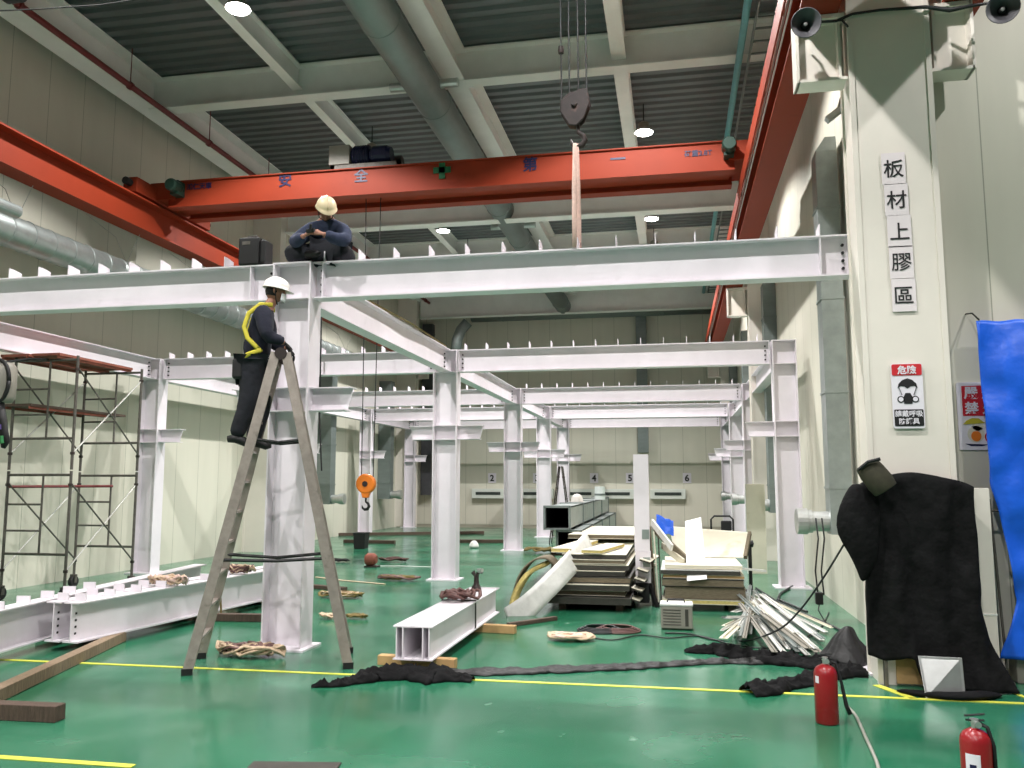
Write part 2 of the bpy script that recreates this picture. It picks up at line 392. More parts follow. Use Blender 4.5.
for k in (-1, 1):
    disc(mb, xm + k * .062, 8.218, 8.222, zc - .068, .031); mb.bar((xm + k * .075, 8.22, zc + .04), (xm + k * .05, 8.22, zc - .03), .004, .012, up=(0, 1, 0))
obj('respirator_face', mb, 'sign_black', s)
for k in (-1, 1): obj('filter_disc', disc(MB(), xm + k * .062, 8.216, 8.218, zc - .068, .021), 'sign_white', s)
# no-fire sign on the cross wall
z0, z1 = 2.1, 2.75; x0, x1 = 2.69, 3.16; ya = FY - .02
s = thing('no_fire_sign', ((x0 + x1) / 2, ya, z0), 'white and red fire warning sign on the cross wall, half covered by the blue tarp', 'sign')
obj('plate', plate(MB(), x0, x1, ya, FY - .002, z0, z1), 'sign_white', s)
obj('header', MB().box(x0 + .045, x1 - .02, ya - .004, ya, z1 - .325, z1 - .035), 'sign_red', s)
for r, st in enumerate(('嚴煙', '禁火')):
    for k, ch in enumerate(st): text('lettering', ch, 'sign_white', s, (x0 + .125 + k * .155, ya - .006, z1 - .105 - r * .145), (1, 0, 0), (0, 0, 1), .125, bold=.003)
mb = MB(); disc(mb, x0 + .15, ya - .004, ya, z0 + .15, .075, .08); disc(mb, x0 + .17, ya - .004, ya, z0 + .23, .05)
obj('figure', mb, 'cream', s)
mb = MB(); mb.prism([(x0 + .14 + a * .1, ya - .008, z0 + .255 + b_ * .06) for a, b_ in ((-1, -.2), (-.7, .4), (-.2, .8), (.4, .75), (.8, .2), (1, 0), (.3, -.1))], (0, .004, 0)); obj('figure_cap', mb, 'harness_yellow', s)
mb = MB(); disc(mb, x0 + .15, ya - .008, ya - .004, z0 + .13, .045, .05); obj('figure_coat', mb, 'orange_yellow', s)
mb = MB(); mb.prism([(x0 + .05, ya - .004, z0 + .06), (x0 + .26, ya - .004, z0 + .05), (x0 + .2, ya - .004, z0 + .035), (x0 + .1, ya - .004, z0 + .035)], (0, .004, 0)); obj('figure_boots', mb, 'letter_blue', s)
mb = MB(); cx, cz = x0 + .29, z0 + .12
mb.tube([(cx + .06 * math.cos(a * PI / 12), ya - .006, cz + .06 * math.sin(a * PI / 12)) for a in range(25)], .006, 6); mb.bar((cx - .042, ya - .006, cz + .042), (cx + .042, ya - .006, cz - .042), .004, .01, up=(0, 1, 0)); obj('prohibition_ring', mb, 'sign_red', s)
mb = MB().bar((cx - .03, ya - .005, cz - .005), (cx + .03, ya - .005, cz + .005), .003, .014, up=(0, 1, 0)); obj('cigarette', mb, 'sign_black', s)

# ============================================================ CRANE
gir = thing('overhead_crane', (-4.1, 14.4, 7.06), 'orange overhead travelling crane spanning the hall with blue safety lettering', 'crane')
obj('box_girder', MB().box(-9.35, 1.1, 13.98, 14.12, 7.0, 7.46).box(-9.35, 1.1, 13.94, 14.16, 6.965, 7.0).box(-9.35, 1.1, 13.94, 14.16, 7.46, 7.48), 'orange', gir)
obj('box_girder', MB().box(-9.35, 1.1, 14.72, 14.86, 7.0, 7.46).box(-9.35, 1.1, 14.68, 14.92, 6.965, 7.0).box(-9.35, 1.1, 14.68, 14.92, 7.46, 7.48), 'orange', gir)
obj('girder_underside', MB().box(-9.3, 1.05, 14.16, 14.68, 7.06, 7.09), 'orange', gir)
for x in (-9.7, 1.5):
    t = obj('end_truck', MB().box(x - .14, x + .14, 13.3, 15.8, 7.08, 7.36).box(min(x, x + (.5 if x < 0 else -.5)), max(x, x + (.5 if x < 0 else -.5)), 13.9, 14.95, 7.12, 7.45), 'orange', gir, bevel=.01)
    for yy in (13.55, 15.55): obj('wheel', MB().cyl((x - .06, yy, 7.2), (x + .06, yy, 7.2), .14, 16), 'rust_dark', t)
    for yy, d in ((13.3, -1), (15.8, 1)): obj('buffer', MB().cyl((x, yy, 7.25), (x, yy + d * .14, 7.25), .07, 12), 'rubber', t)
for x in (-9.1, 1.0): obj('drive_motor', MB().lathe((x, 13.6, 7.3), [(.0, 0), (.1, 0), (.12, .04), (.12, .26), (.09, .32), (0, .32)], 14, (0, 1, 0)).box(x - .08, x + .08, 13.75, 13.98, 7.15, 7.42), 'dark_green', gir)
def girtext(s_, px, py, size, m='letter_blue', nm='lettering', b=.006):
    c = U(px, py, y=13.97); return text(nm, s_, m, gir, (c.x, 13.972, c.z), (1, 0, 0), (0, 0, 1), size, .006, b)
girtext('安', 285, 180, .27); girtext('全', 361, 175, .27); girtext('第', 530, 164, .27); girtext('一', 618, 158.5, .27)
girtext('荷重2.8T', 698, 153, .12, b=.002); girtext('鴻仁天車', 199, 186, .13, b=.003)
c = U(442, 170, y=13.97); mb = MB().box(c.x - .16, c.x + .16, 13.962, 13.98, c.z - .055, c.z + .055).box(c.x - .055, c.x + .055, 13.962, 13.98, c.z - .16, c.z + .16)
obj('safety_cross', mb, 'letter_green', gir)
# trolley on the girder with motor
tr = thing('crane_trolley', (-5.4, 14.4, 7.48), 'grey hoist trolley with dark blue motor riding on the orange crane', 'hoist')
obj('trolley_frame', MB().box(-6.1, -4.75, 14.0, 14.06, 7.5, 7.58).box(-6.1, -4.75, 14.78, 14.84, 7.5, 7.58).box(-6.1, -6.02, 14.0, 14.84, 7.5, 7.58).box(-4.83, -4.75, 14.0, 14.84, 7.5, 7.58), 'scaffold_steel', tr)
a = U(329, 161, y=14.0); b_ = U(350, 139, y=14.0)
obj('control_box', MB().box(a.x, b_.x, 13.98, 14.3, 7.58, 7.95), 'generator_grey', tr, bevel=.01)
mx0 = U(354, 150, y=14.2).x; mx1 = U(392, 150, y=14.2).x; L = mx1 - mx0
mt = obj('motor', MB().lathe((mx0, 14.2, 7.78), [(0, 0), (.17, 0), (.19, .03), (.19, L * .45), (.14, L * .47), (.14, L * .53), (.18, L * .55), (.18, L * .9), (.14, L), (0, L)], 20, (1, 0, 0)), 'navy_motor', tr, smooth=False)
mb = MB()
for k in range(6): mb.lathe((mx0 + .05 + k * .05, 14.2, 7.78), [(.17, 0), (.21, .005), (.21, .015), (.17, .02)], 20, (1, 0, 0))
obj('cooling_fin', mb, 'navy_motor', mt)
obj('rope_drum', MB().cyl((-5.9, 14.55, 7.75), (-4.9, 14.55, 7.75), .14, 18), 'rust_dark', tr)
# orange hook block
hp = U(366, 490, y=14.4)
def hook_mesh(c, s):   # c: top of shank
    pts = [(0, 0), (0, -.05), (.0, -.09), (.055, -.13), (.075, -.19), (.04, -.245), (-.02, -.255), (-.07, -.22), (-.08, -.17)]
    pts = [V((c[0] + x * s, c[1], c[2] + z * s)) for x, z in pts]; rr = [v * s for v in (.02, .02, .022, .028, .032, .034, .03, .022, .01)]
    return MB().tube(pts, rr, 10)
hb = thing('hook_block', (hp.x, hp.y, hp.z), 'orange round hook block with black hook hanging low in the mid hall', 'crane hook')
zt = hp.z + .06
obj('sheave_housing', MB().lathe((hp.x, 14.34, zt + .05), [(.0, 0), (.16, 0), (.18, .02), (.18, .1), (.16, .12), (0, .12)], 24, (0, 1, 0)).prism([(hp.x - .09, 14.35, zt - .07), (hp.x + .09, 14.35, zt - .07), (hp.x + .05, 14.35, zt - .2), (hp.x - .05, 14.35, zt - .2)], (0, .1, 0)), 'orange_yellow', hb, bevel=.01)
obj('hook', hook_mesh((hp.x, 14.4, zt - .19), .85), 'black', hb, smooth=True)
obj('side_plate', MB().lathe((hp.x, 14.325, zt + .05), [(0, 0), (.05, 0), (.05, .015), (0, .015)], 12, (0, 1, 0)), 'rust_dark', hb)
for dx, lab in ((-.09, 'left'), (.13, 'right')):
    tag(obj('hoist_rope', MB().cyl((hp.x + dx, 14.4, zt + .15 if dx < 0 else zt + .1), (hp.x + dx * 1.3, 14.42, 7.055), .009, 6), 'cable'), 'thin black wire rope down to the orange hook block, %s one' % lab, 'wire rope')
tag(obj('pendant_cable', MB().tube([(U(321, 300, y=15.1).x, 15.1, 6.96), (U(320, 400, y=15.1).x, 15.1, 3.0), (U(322, 455, y=15.1).x, 15.1, 2.0)], .016, 6), 'cable'), 'black crane pendant cable hanging beside the near frame column', 'cable')
# near hoist: rusty block with white sling
bp = U(575, 110, y=8.8)
nb = thing('lifting_block', (bp.x, bp.y, bp.z), 'rusty brown lifting block hanging high above the near steel beam', 'crane hook')
mb = MB()
for k in (-1, 1): mb.prism([(bp.x + a * .17, bp.y + k * .05, bp.z + c_ * .2) for a, c_ in ((-.9, .55), (-.3, .8), (.3, 1.1), (.85, 1.1), (1, .3), (.6, -.6), (.1, -1), (-.4, -.9), (-.95, -.1))], (0, .03, 0))
obj('side_plate', mb, 'rust_dark', nb, bevel=.01)
obj('sheave', MB().lathe((bp.x, bp.y - .04, bp.z + .05), [(0, 0), (.15, 0), (.12, .03), (.12, .06), (.15, .09), (0, .09)], 22, (0, 1, 0)).cyl((bp.x, bp.y - .08, bp.z + .05), (bp.x, bp.y + .11, bp.z + .05), .03), 'rust_dark', nb)
obj('hook', hook_mesh((bp.x + .03, bp.y + .02, bp.z - .16), 1.0), 'rust_dark', nb, smooth=True)
for k, px in enumerate((560, 568, 577, 585)):
    q = U(px + 1.5, 92, y=8.8)
    tag(obj('hoist_rope', MB().cyl((q.x, 8.8, bp.z + .1), (U(px, 0, y=8.8).x, 8.8, 8.3), .009, 6), 'cable'), 'wire rope running up from the rusty lifting block, %s of four' % ('leftmost', 'second from left', 'third from left', 'rightmost')[k], 'wire rope')
q = U(561, 50, y=8.8); tag(obj('rope_clamp', MB().lathe((q.x, 8.8, q.z - .04), [(0.0, 0), (.03, 0), (.035, .04), (.03, .08), (0, .08)], 10), 'rust_dark'), 'small dark clamp on the leftmost hoist rope', 'clamp')
sx = U(576, 146, y=8.8)
mb = MB(); zb = 4.27; zt2 = bp.z - .39
for k in (-1, 1): mb.tube([(sx.x + k * .012, 8.79 + k * .01, zt2), (sx.x + k * .014, 8.78 + k * .04, zt2 - .5), (sx.x + k * .016, 8.8 + k * .06, zb + .35), (sx.x + k * .012, 8.8 + k * .12, zb + .01)], [.02, .028, .028, .024], 8, flat=.5)
tag(obj('lifting_sling', mb, 'sling_pink', smooth=True), 'pale pink lifting sling hanging from the rusty block to the near beam', 'sling')

# ============================================================ LAMPS
LX = (-6.55, -.48); LY = (-6.5, -.5, 5.4, 11.35, 17.3, 23.3, 26.3); LP = [(x, y) for x in LX for y in LY] + [(5.6, 5.4), (5.6, -.5)]
names = {(-6.55, 11.35): 'high bay lamp glowing at the top left above the near beam', (-.48, 17.3): 'high bay lamp hanging in front of the crane girder, right of the rusty block',
         (-6.55, 17.3): 'high bay lamp hidden beside the trolley motor', (-6.55, 23.3): 'high bay lamp behind the crane, above the seated worker and to his right', (-.48, 23.3): 'high bay lamp behind the crane, right of the sling'}
for x, yy in LP:
    if 1:
        vis = 8 < yy < 19 and not (x > -1 and yy < 9)
        z = 9.13
        if yy in (8.85, 13.4, 18.2) or True:
            t = thing('high_bay_lamp', (x, yy, z), names.get((x, yy), 'round high bay lamp hanging from the roof'), 'lamp', 'high bay lamps under the roof')
            obj('lens', MB().lathe((x, yy, z), [(0, 0), (.17, 0), (.19, .02), (0, .02)], 24), 'lamp_disc', t)
            obj('shade', MB().lathe((x, yy, z + .02), [(0, 0), (.2, 0), (.2, .02), (.17, .06), (.12, .09), (.11, .2), (.05, .24), (0, .24)], 20), 'generator_grey', t)
            obj('rod', MB().cyl((x, yy, z + .24), (x, yy, ZC - .01), .012, 6), 'black', t)
        ld = bpy.data.lights.new('lamp_light', 'SPOT'); ld.energy = 1800 if x < 5 else 1150; ld.spot_size = math.radians(130); ld.spot_blend = .22; ld.shadow_soft_size = .1; ld.color = (1, .97, .955)
        lo = bpy.data.objects.new('lamp_light', ld); COL.objects.link(lo); lo.location = (x, yy, z - .03)
w = bpy.data.worlds.new('world'); S.world = w; w.use_nodes = True
w.node_tree.nodes['Background'].inputs[0].default_value = (1, .93, .95, 1); w.node_tree.nodes['Background'].inputs[1].default_value = .15

# ============================================================ DUCTS AND PIPES
def round_duct(name, p, q, r, lab, m='galv_dull', step=1.2, cat='duct', parts=True, n=28):
    p = V(p); q = V(q); d = (q - p); L = d.length; d.normalize()
    t = thing(name, p, lab, cat); obj('duct_pipe', MB().cyl(p, q, r, n), m, t, smooth=False)
    for pl in t.children[0].data.polygons: pl.use_smooth = len(pl.vertices) == 4
    k = step * .6
    while k < L: obj('joint_ring', MB().lathe(p + d * k, [(r, -.02), (r + .012, -.01), (r + .012, .01), (r, .02)], n, d, cap=False), m, t); k += step
    return t
t = round_duct('roof_duct', (-4.2, -2, 8.72), (-4.2, 32.6, 8.72), .31, 'big grey round duct hung under the roof beside the wide joist', step=2.9)
for yy in (13.6, 22.0, 30.0):
    for sd in (-1, 1): obj('damper', MB().cyl((-4.2 + sd * .3, yy, 8.76), (-4.2 + sd * .62, yy, 8.76), .08, 12), 'silver', t)
round_duct('back_duct', (-8.2, 33.75, 8.9), (2.0, 33.75, 8.9), .47, 'large horizontal round duct along the top of the far wall', step=2.2)
t = round_duct('wall_duct', (-10.05, 2, 5.65), (-10.05, 24.6, 5.65), .25, 'shiny spiral round duct running under the left crane runway', 'galv', step=.45)
for k in range(9): obj('hanger_wire', MB().tube([(-9.8, 3 + k * 2.7, 6.42), (-10.05, 3 + k * 2.7, 5.89), (-10.3, 3 + k * 2.7, 6.4), (-10.98, 3 + k * 2.7, 6.9)], .006, 6), 'brace_grey', t)
pr_ = G(15, 212, 5.9)
tb = thing('pipe_end', (-9.4, 9, 5.6), 'small open pipe end lying over the shiny duct at the left edge', 'pipe')
ee = U(17, 212, x=-9.4)
obj('pipe', MB().cyl((-9.4, ee.y - 1.6, ee.z), (-9.4, ee.y, ee.z), .1, 20, cap=True), 'galv', tb)
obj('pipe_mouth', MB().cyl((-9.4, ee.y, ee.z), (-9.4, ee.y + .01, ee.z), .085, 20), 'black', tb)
tb['label'] = 'small open pipe end lying over the shiny duct at the left edge'
# flat drop ducts
def drop(x0, x1, y0, y1, z0, z1, noz, lab, m='galv_dull', top=False):
    t = thing('drop_duct', ((x0 + x1) / 2, (y0 + y1) / 2, z0), lab, 'duct', None)
    mb = MB().box(x0, x1, y0, y1, z0, z1)
    if top: mb.hexa([(x0, y0, z1), (x1, y0, z1), (x1, y1, z1), (x0, y1, z1), (x0 + .14, y0 + .05, z1 + .22), (x1, y0 + .05, z1 + .22), (x1, y1, z1 + .22), (x0 + .14, y1, z1 + .22)])
    obj('duct_body', mb, m, t, bevel=.004)
    z = z0 + .6
    while z < z1: obj('flange', MB().box(x0 - .012, min(x1 + .012, 2.319), y0 - .012, y1 + .012, z - .015, z + .015), m, t); z += 1.25
    if noz:
        nx = (x0 if noz < 0 else x1); zz = z0 + .16; ym = (y0 + y1) / 2
        obj('nozzle', MB().lathe((nx, ym, zz), [(0, 0), (.13, 0), (.13, .2), (.15, .21), (.15, .26), (.17, .27), (.17, .4), (.15, .41), (0, .41)], 20, (noz, 0, 0)), 'silver', t)
    return t
drop(1.97, 2.25, 11.55, 11.9, 1.12, 6.25, -1, 'tall flat grey duct down the right wall beside the big column, with silver nozzle', 'galv', top=True)
drop(2.04, 2.315, 19.3, 19.75, 1.12, 6.25, -1, 'flat grey duct on the right wall behind the second frame column')
drop(2.04, 2.315, 25.4, 25.85, 1.12, 6.25, -1, 'flat grey duct further down the right wall, mid one')
drop(2.04, 2.315, 31.2, 31.65, 1.12, 6.25, -1, 'flat grey duct on the right wall, nearest the far corner')
drop(-10.98, -10.5, 24.7, 25.1, 1.1, 5.6, 1, 'flat grey drop duct on the left wall, just right of the ladder')
drop(-10.98, -10.5, 30.3, 30.7, 1.15, 5.6, 1, 'flat grey drop duct on the left wall behind the orange hook block')
drop(-1.42, -1.0, 34.1, 34.45, 2.95, 8.5, 0, 'dark flat duct dropping down the middle of the far wall')
xk = U(427, 480, y=34.2).x
drop(xk - .25, xk + .2, 34.1, 34.45, U(427, 495, y=34.2).z, 8.5, 0, 'dark flat duct dropping at the far left corner', 'speaker_grey')
t = thing('branch_duct', (-7.8, 30, 6.5), 'grey elbow duct rising behind the second frame column', 'duct')
pts = [U(456, 352, y=30), U(457, 340, y=30), U(461, 330, y=30), U(468, 322, y=30)]
obj('elbow_pipe', MB().tube(pts, .2, 16), 'galv_dull', t, smooth=True)
t['category'] = 'duct'; t.location = pts[0]; t.children[0].location = -pts[0] + V((-7.8, 30, 6.5))
# roof services
XP = U(125, 82, z=9.07).x
tag(obj('sprinkler_pipe', MB().cyl((XP, -6, 9.07), (XP, WB - .6, 9.07), .055, 12), 'dark_red'), 'dark red sprinkler pipe under the eave on the left', 'pipe')
for k in range(14): obj('pipe_hanger', MB().cyl((XP, -3 + k * 2.7, 9.1), (XP, -3 + k * 2.7, ZC), .01, 6), 'dark_red', bpy.data.objects['sprinkler_pipe']); obj('pipe_clip', MB().lathe((XP, -3 + k * 2.7, 9.07), [(.06, -.03), (.075, -.03), (.075, .03), (.06, .03)], 12, (0, 1, 0)), 'dark_red', bpy.data.objects['sprinkler_pipe'])
tag(obj('roof_pipe', MB().cyl((1.25, -4, 9.05), (1.25, 33, 9.05), .06, 12), 'teal_pipe'), 'pale blue pipe under the roof near the right runway', 'pipe')
mb = MB().box(1.40, 1.43, -4, 33, 9.0, 9.08).box(1.69, 1.72, -4, 33, 9.0, 9.08)
for k in range(90): mb.box(1.40, 1.72, -4 + k * .41, -3.97 + k * .41, 9.0, 9.03)
tag(obj('cable_tray', mb, 'galv_dull'), 'grey ladder cable tray under the roof beside the pale blue pipe', 'cable tray')

# ============================================================ STEEL FRAME
FYs = {'A': 8.8, 'B': 15.3, 'C': 22.0, 'D': 27.4, 'E': 32.3}
CX = {'l': -10.35, 'm': -4.2, 'r': 1.93}
order = ('first', 'second', 'third', 'fourth', 'last')
rowname = {'l': 'left', 'm': 'middle', 'r': 'right'}
ZT = 4.27; BH = .42
for i, (f_, yy) in enumerate(FYs.items()):
    for r_, x in CX.items():
        if f_ == 'A' and r_ == 'l': continue
        lab = '%s white steel column of the %s row, counted from the camera' % (order[i] if not (r_ == 'l') else order[i], rowname[r_])
        if (f_, r_) == ('A', 'm'): lab = 'nearest white steel column, tall behind the ladder'
        if (f_, r_) == ('B', 'r'): lab = 'white steel column on a base plate by the right wall, left of the tall grey duct'
        if (f_, r_) == ('B', 'm'): lab = 'white steel column behind the twin beam lying on the floor'
        if (f_, r_) == ('B', 'l'): lab = 'white steel column beside the scaffold on the left'
        if (f_, r_) == ('A', 'r'): x = 2.05; lab = 'white steel column tucked behind the big column at the end of the nearest crossbeam'
        if r_ == 'm': x = -4.2
        t = thing('steel_column', (x, yy, 0), lab, 'steel column')
        w_, d_ = (.46 if r_ == 'm' else .41, .3)
        mb = MB(); mb.ibeam((x, yy, .02), (x, yy, ZT - .02), w_, d_, .018, .014, up=(1, 0, 0))
        obj('shaft', mb, 'white_steel', t)
        obj('base_plate', MB().box(x - .3, x + .3, yy - .24, yy + .24, 0, .022), 'white_steel', t)
        obj('cap_plate', MB().box(x - w_ / 2, x + w_ / 2, yy - d_ / 2, yy + d_ / 2, ZT - .018, ZT), 'white_steel', t)
        mb = MB()
        for z in (ZT - BH, 2.84, 2.58): mb.box(x - w_ / 2 + .018, x + w_ / 2 - .018, yy - d_ / 2, yy - .008, z - .006, z + .006)
        obj('stiffener', mb, 'white_steel', t)
        for sd in (-1, 1):
            if r_ == 'r' and (sd > 0 or f_ == 'A'): continue
            if r_ == 'l' and sd < 0: continue
            xa = x + sd * w_ / 2; xb = xa + sd * .48; xc = xa + sd * .42; zz = 2.71
            mb = MB(); mb.hexa([(xa, yy - .1, zz - .13), (xc, yy - .1, zz - .13), (xc, yy + .1, zz - .13), (xa, yy + .1, zz - .13), (xa, yy - .1, zz - .118), (xc, yy - .1, zz - .118), (xc, yy + .1, zz - .118), (xa, yy + .1, zz - .118)])
            mb.box(min(xa, xb), max(xa, xb), yy - .1, yy + .1, zz + .118, zz + .13)
            mb.prism([(xa, yy - .006, zz - .12), (xc, yy - .006, zz - .12), (xb, yy - .006, zz + .12), (xa, yy - .006, zz + .12)], (0, .012, 0))
            obj('beam_stub', mb, 'white_steel', t)
def tabs(parent, x0, x1, yy, skip=()):
    n = int((x1 - x0) / .41)
    for k in range(n + 1):
        x = x0 + .12 + k * .41
        if x > x1 - .05: break
        mb = MB().prism([(x, yy - .1, ZT), (x, yy + .1, ZT), (x, yy + .1, ZT + .1), (x, yy - .04, ZT + .12), (x, yy - .1, ZT + .12)], (.01, 0, 0))
        obj('shear_tab', mb, 'white_steel', parent)
for i, (f_, yy) in enumerate(FYs.items()):
    for (a, b_) in (('l', 'm'), ('m', 'r')):
        x0 = CX[a] + .24; x1 = CX[b_] - (.14 if (f_, b_) == ('A', 'r') else .24); c = ZT - BH / 2
        half = 'left' if a == 'l' else 'right'
        lab = ('nearest white crossbeam, %s half, carrying a row of upright tabs' % half) if i == 0 else 'white crossbeam of the %s frame from the camera, %s half, with upright tabs' % (order[i] if i < 4 else 'farthest', half)
        t = thing('steel_crossbeam', ((x0 + x1) / 2, yy, ZT - BH), lab, 'steel beam')
        obj('beam', MB().ibeam((x0, yy, c), (x1, yy, c), BH, .21, .016, .012), 'white_steel', t)
        tabs(t, x0, x1, yy)
        for xx in (x0, x1):
            for k in range(4): obj('bolt', MB().cyl((xx + (.07 if xx == x0 else -.07), yy - .03, c - .12 + k * .08), (xx + (.07 if xx == x0 else -.07), yy + .03, c - .12 + k * .08), .016, 6), 'black', t)
        if f_ != 'A': [obj('end_stiffener', MB().box(a_, a_ + .012, yy - .1, yy + .1, ZT - BH, ZT), 'white_steel', t) for a_ in (x0, x1 - .012)]
        else: [obj('end_stiffener', MB().box(a_, a_ + .012, yy - .1, yy, ZT - BH, ZT), 'white_steel', t) for a_ in (x0 + .1, x1 - .3)]
keys = list(FYs)
for r_, x in CX.items():
    for i in range(4):
        y0 = FYs[keys[i]] + .16; y1 = FYs[keys[i + 1]] - .16; c = ZT - BH / 2
        if r_ == 'r' and i == 0: continue
        lab = 'white lengthwise beam of the %s row between the %s and %s columns' % (rowname[r_], order[i], order[i + 1])
        t = thing('steel_long_beam', (x, (y0 + y1) / 2, ZT - BH), lab, 'steel beam')
        obj('beam', MB().ibeam((x, y0, c), (x, y1, c), BH, .21, .016, .012), 'white_steel', t)
        for yy in (y0 + .08, y1 - .08):
            for k in range(4): obj('bolt', MB().cyl((x - .03, yy, c - .12 + k * .08), (x + .03, yy, c - .12 + k * .08), .016, 6), 'black', t)
# timber packer on the middle long beam
tag(obj('tan_strap', MB().tube([(-4.08, 9.4, ZT + .02), (-4.12, 11, ZT + .03), (-4.06, 12.6, ZT + .025), (-4.12, 14.9, ZT + .03)], .025, 6, flat=.4), 'sling_olive'), 'tan strap lying along the middle lengthwise beam', 'strap')

# ============================================================ FAR WALL UNITS
for k, px in enumerate((489, 537, 579, 617, 668)):
    c = U(px, 495, y=34.5); x = c.x
    wd = .7
    t = thing('wall_air_unit', (x, 34.5, 1.12), 'white slotted air outlet low on the far wall, %s of five' % ('leftmost', 'second from left', 'middle', 'second from right', 'rightmost')[k], 'air outlet', None)
    obj('casing', MB().box(x - wd, x + wd, 34.3, 34.6, 1.1, 1.5), 'ac_white', t, bevel=.02)
    obj('slot', MB().box(x - wd * .75, x + wd * .75, 34.28, 34.305, 1.25, 1.37), 'ac_slot', t)
for k, (px, n_) in enumerate(((492, '2'), (537, '3'), (594, '4'), (630, '5'), (687, '6'))):
    c = U(px, 478, y=34.55)
    t = thing('number_plate', (c.x, 34.58, c.z - .2), 'small white number plate on the far wall, showing the numeral %s' % {'2': 'two', '3': 'three', '4': 'four', '5': 'five', '6': 'six'}[n_], 'sign')
    obj('plate', MB().box(c.x - .17, c.x + .17, 34.56, 34.6, c.z - .2, c.z + .2), 'sign_white', t)
    text('lettering', n_, 'sign_black', t, (c.x, 34.55, c.z), (1, 0, 0), (0, 0, 1), .36, .01, .01)

# ============================================================ LADDER
LC = V((-3.97, 8.02, 0)); LA = V((.93, .37, 0)).normalized(); LB = V((-.37, .93, 0)).normalized()
def LJ(s, t, z): return LC + LA * s + LB * t + V((0, 0, z))
lad = thing('step_ladder', (LC.x, LC.y, 0), 'tall aluminium folding ladder standing astride the yellow line, worker on it', 'ladder')
TZ = 3.1
for sd in (-1, 1):
    for k in (-1, 1):
        foot = LJ(sd * .74, k * .38, .02); top = LJ(sd * .05, k * .19, TZ)
        o = obj('rail', MB().bar(foot, top, .03, .095, up=LA), 'alu', lad, bevel=.003)
        obj('rubber_foot', MB().obox(foot + V((0, 0, .01)), LA, LB, V((0, 0, 1)), .05, .022, .03), 'black', o)
    n = 10
    for i in range(1, n + 1):
        f_ = i / (n + .35); a = LJ(sd * (.74 + (.05 - .74) * f_), -(.38 + (.19 - .38) * f_), TZ * f_); b_ = LJ(sd * (.74 + (.05 - .74) * f_), (.38 + (.19 - .38) * f_), TZ * f_)
        obj('rung', MB().bar(a, b_, .055, .024), 'alu', lad)
for k in (-1, 1): obj('top_hinge', MB().lathe(LJ(0, k * .19 - .03, TZ - .01), [(0, 0), (.06, 0), (.06, .05), (0, .05)], 14, LB), 'rust_dark', lad)
for z, nm in ((2.22, 'upper'), (1.05, 'lower')):
    f_ = z / TZ; s_ = .74 - .69 * f_; t_ = .38 - .19 * f_
    for k in (-1, 1): obj('spreader_rope', MB().tube([LJ(-s_, k * t_, z), LJ(0, k * t_ * .6, z - .03), LJ(s_, k * t_, z)], .018, 6), 'black', lad)
# ============================================================ PEOPLE
def tubemesh(pts, r, n=10, flat=1, up=None):
    b = MB(); b.tube(pts, r, n, flat=flat, up=up); bmesh.ops.recalc_face_normals(b.b, faces=b.b.faces); me = bpy.data.meshes.new('t'); b.b.to_mesh(me); b.b.free(); return me
def hand_meshes(w, d, nrm, thumb, curl):
    """w wrist, d finger direction, nrm back of hand, thumb side vector"""
    d = V(d).normalized(); nrm = V(nrm); nrm = (nrm - d * nrm.dot(d)).normalized(); th = V(thumb); th = (th - d * th.dot(d) - nrm * th.dot(nrm)).normalized()
    out = [tubemesh([w - d * .03, w, w + d * .03, w + d * .075, w + d * .095], [.026, .028, .038, .044, .034], 12, .48, nrm)]
    for i, (off, L) in enumerate(((.031, .068), (.010, .078), (-.011, .072), (-.031, .056))):
        p = w + d * .085 + th * off; pts = [p]; dd = d.copy()
        for s_, c_ in ((.42, .5), (.32, 1.0), (.26, .8)):
            dd = (dd * math.cos(curl * c_) - nrm * math.sin(curl * c_)).normalized(); nn = nrm; p = p + dd * L * s_; pts.append(p)
            nrm_l = nrm
        out.append(tubemesh(pts, [.0105, .0098, .009, .007], 8))
    p = w + d * .03 + th * .03
    out.append(tubemesh([p, p + th * .024 + d * .022 - nrm * .008, p + th * .03 + d * .045 - nrm * .022, p + th * .024 + d * .062 - nrm * .034], [.015, .012, .0105, .008], 8))
    return out
def head_meshes(c, fw, up):
    """egg skull with brow, nose, lips, chin and ears, about 0.23 m tall"""
    fw = V(fw).normalized(); up = V(up); up = (up - fw * up.dot(fw)).normalized(); sd = fw.cross(up)
    b = bmesh.new(); bmesh.ops.create_uvsphere(b, u_segments=28, v_segments=20, radius=1)
    for v in b.verts:
        x, y, z = v.co   # y forward, x side, z up
        wd = .076 * (1 - .22 * max(0, -z) ** 1.5); dp = .096 * (1 - .12 * max(0, -z)); nx, ny, nz_ = x * wd, y * dp, z * .118
        if y > .3:
            fx = abs(x)
            ny += .024 * math.exp(-(x / .16) ** 2 - ((z + .12) / .16) ** 2)          # nose
            ny -= .010 * math.exp(-((fx - .36) / .16) ** 2 - ((z - .08) / .10) ** 2)  # eye sockets
            ny += .006 * math.exp(-(x / .5) ** 2 - ((z - .24) / .08) ** 2)            # brow
            ny += .006 * math.exp(-(x / .25) ** 2 - ((z + .46) / .08) ** 2)           # lips
            ny += .010 * math.exp(-(x / .3) ** 2 - ((z + .8) / .14) ** 2)             # chin
        v.co = c + sd * nx + fw * ny + up * nz_
    me = bpy.data.meshes.new('h'); b.to_mesh(me); b.free(); out = [me]
    for k in (-1, 1):
        e = c + sd * k * .078 - up * .006; out.append(tubemesh([e - up * .028 - sd * k * .01, e - up * .01 + sd * k * .006, e + up * .012 + sd * k * .01, e + up * .03 - sd * k * .004], [.008, .014, .017, .01], 8, .5, sd))
    return out
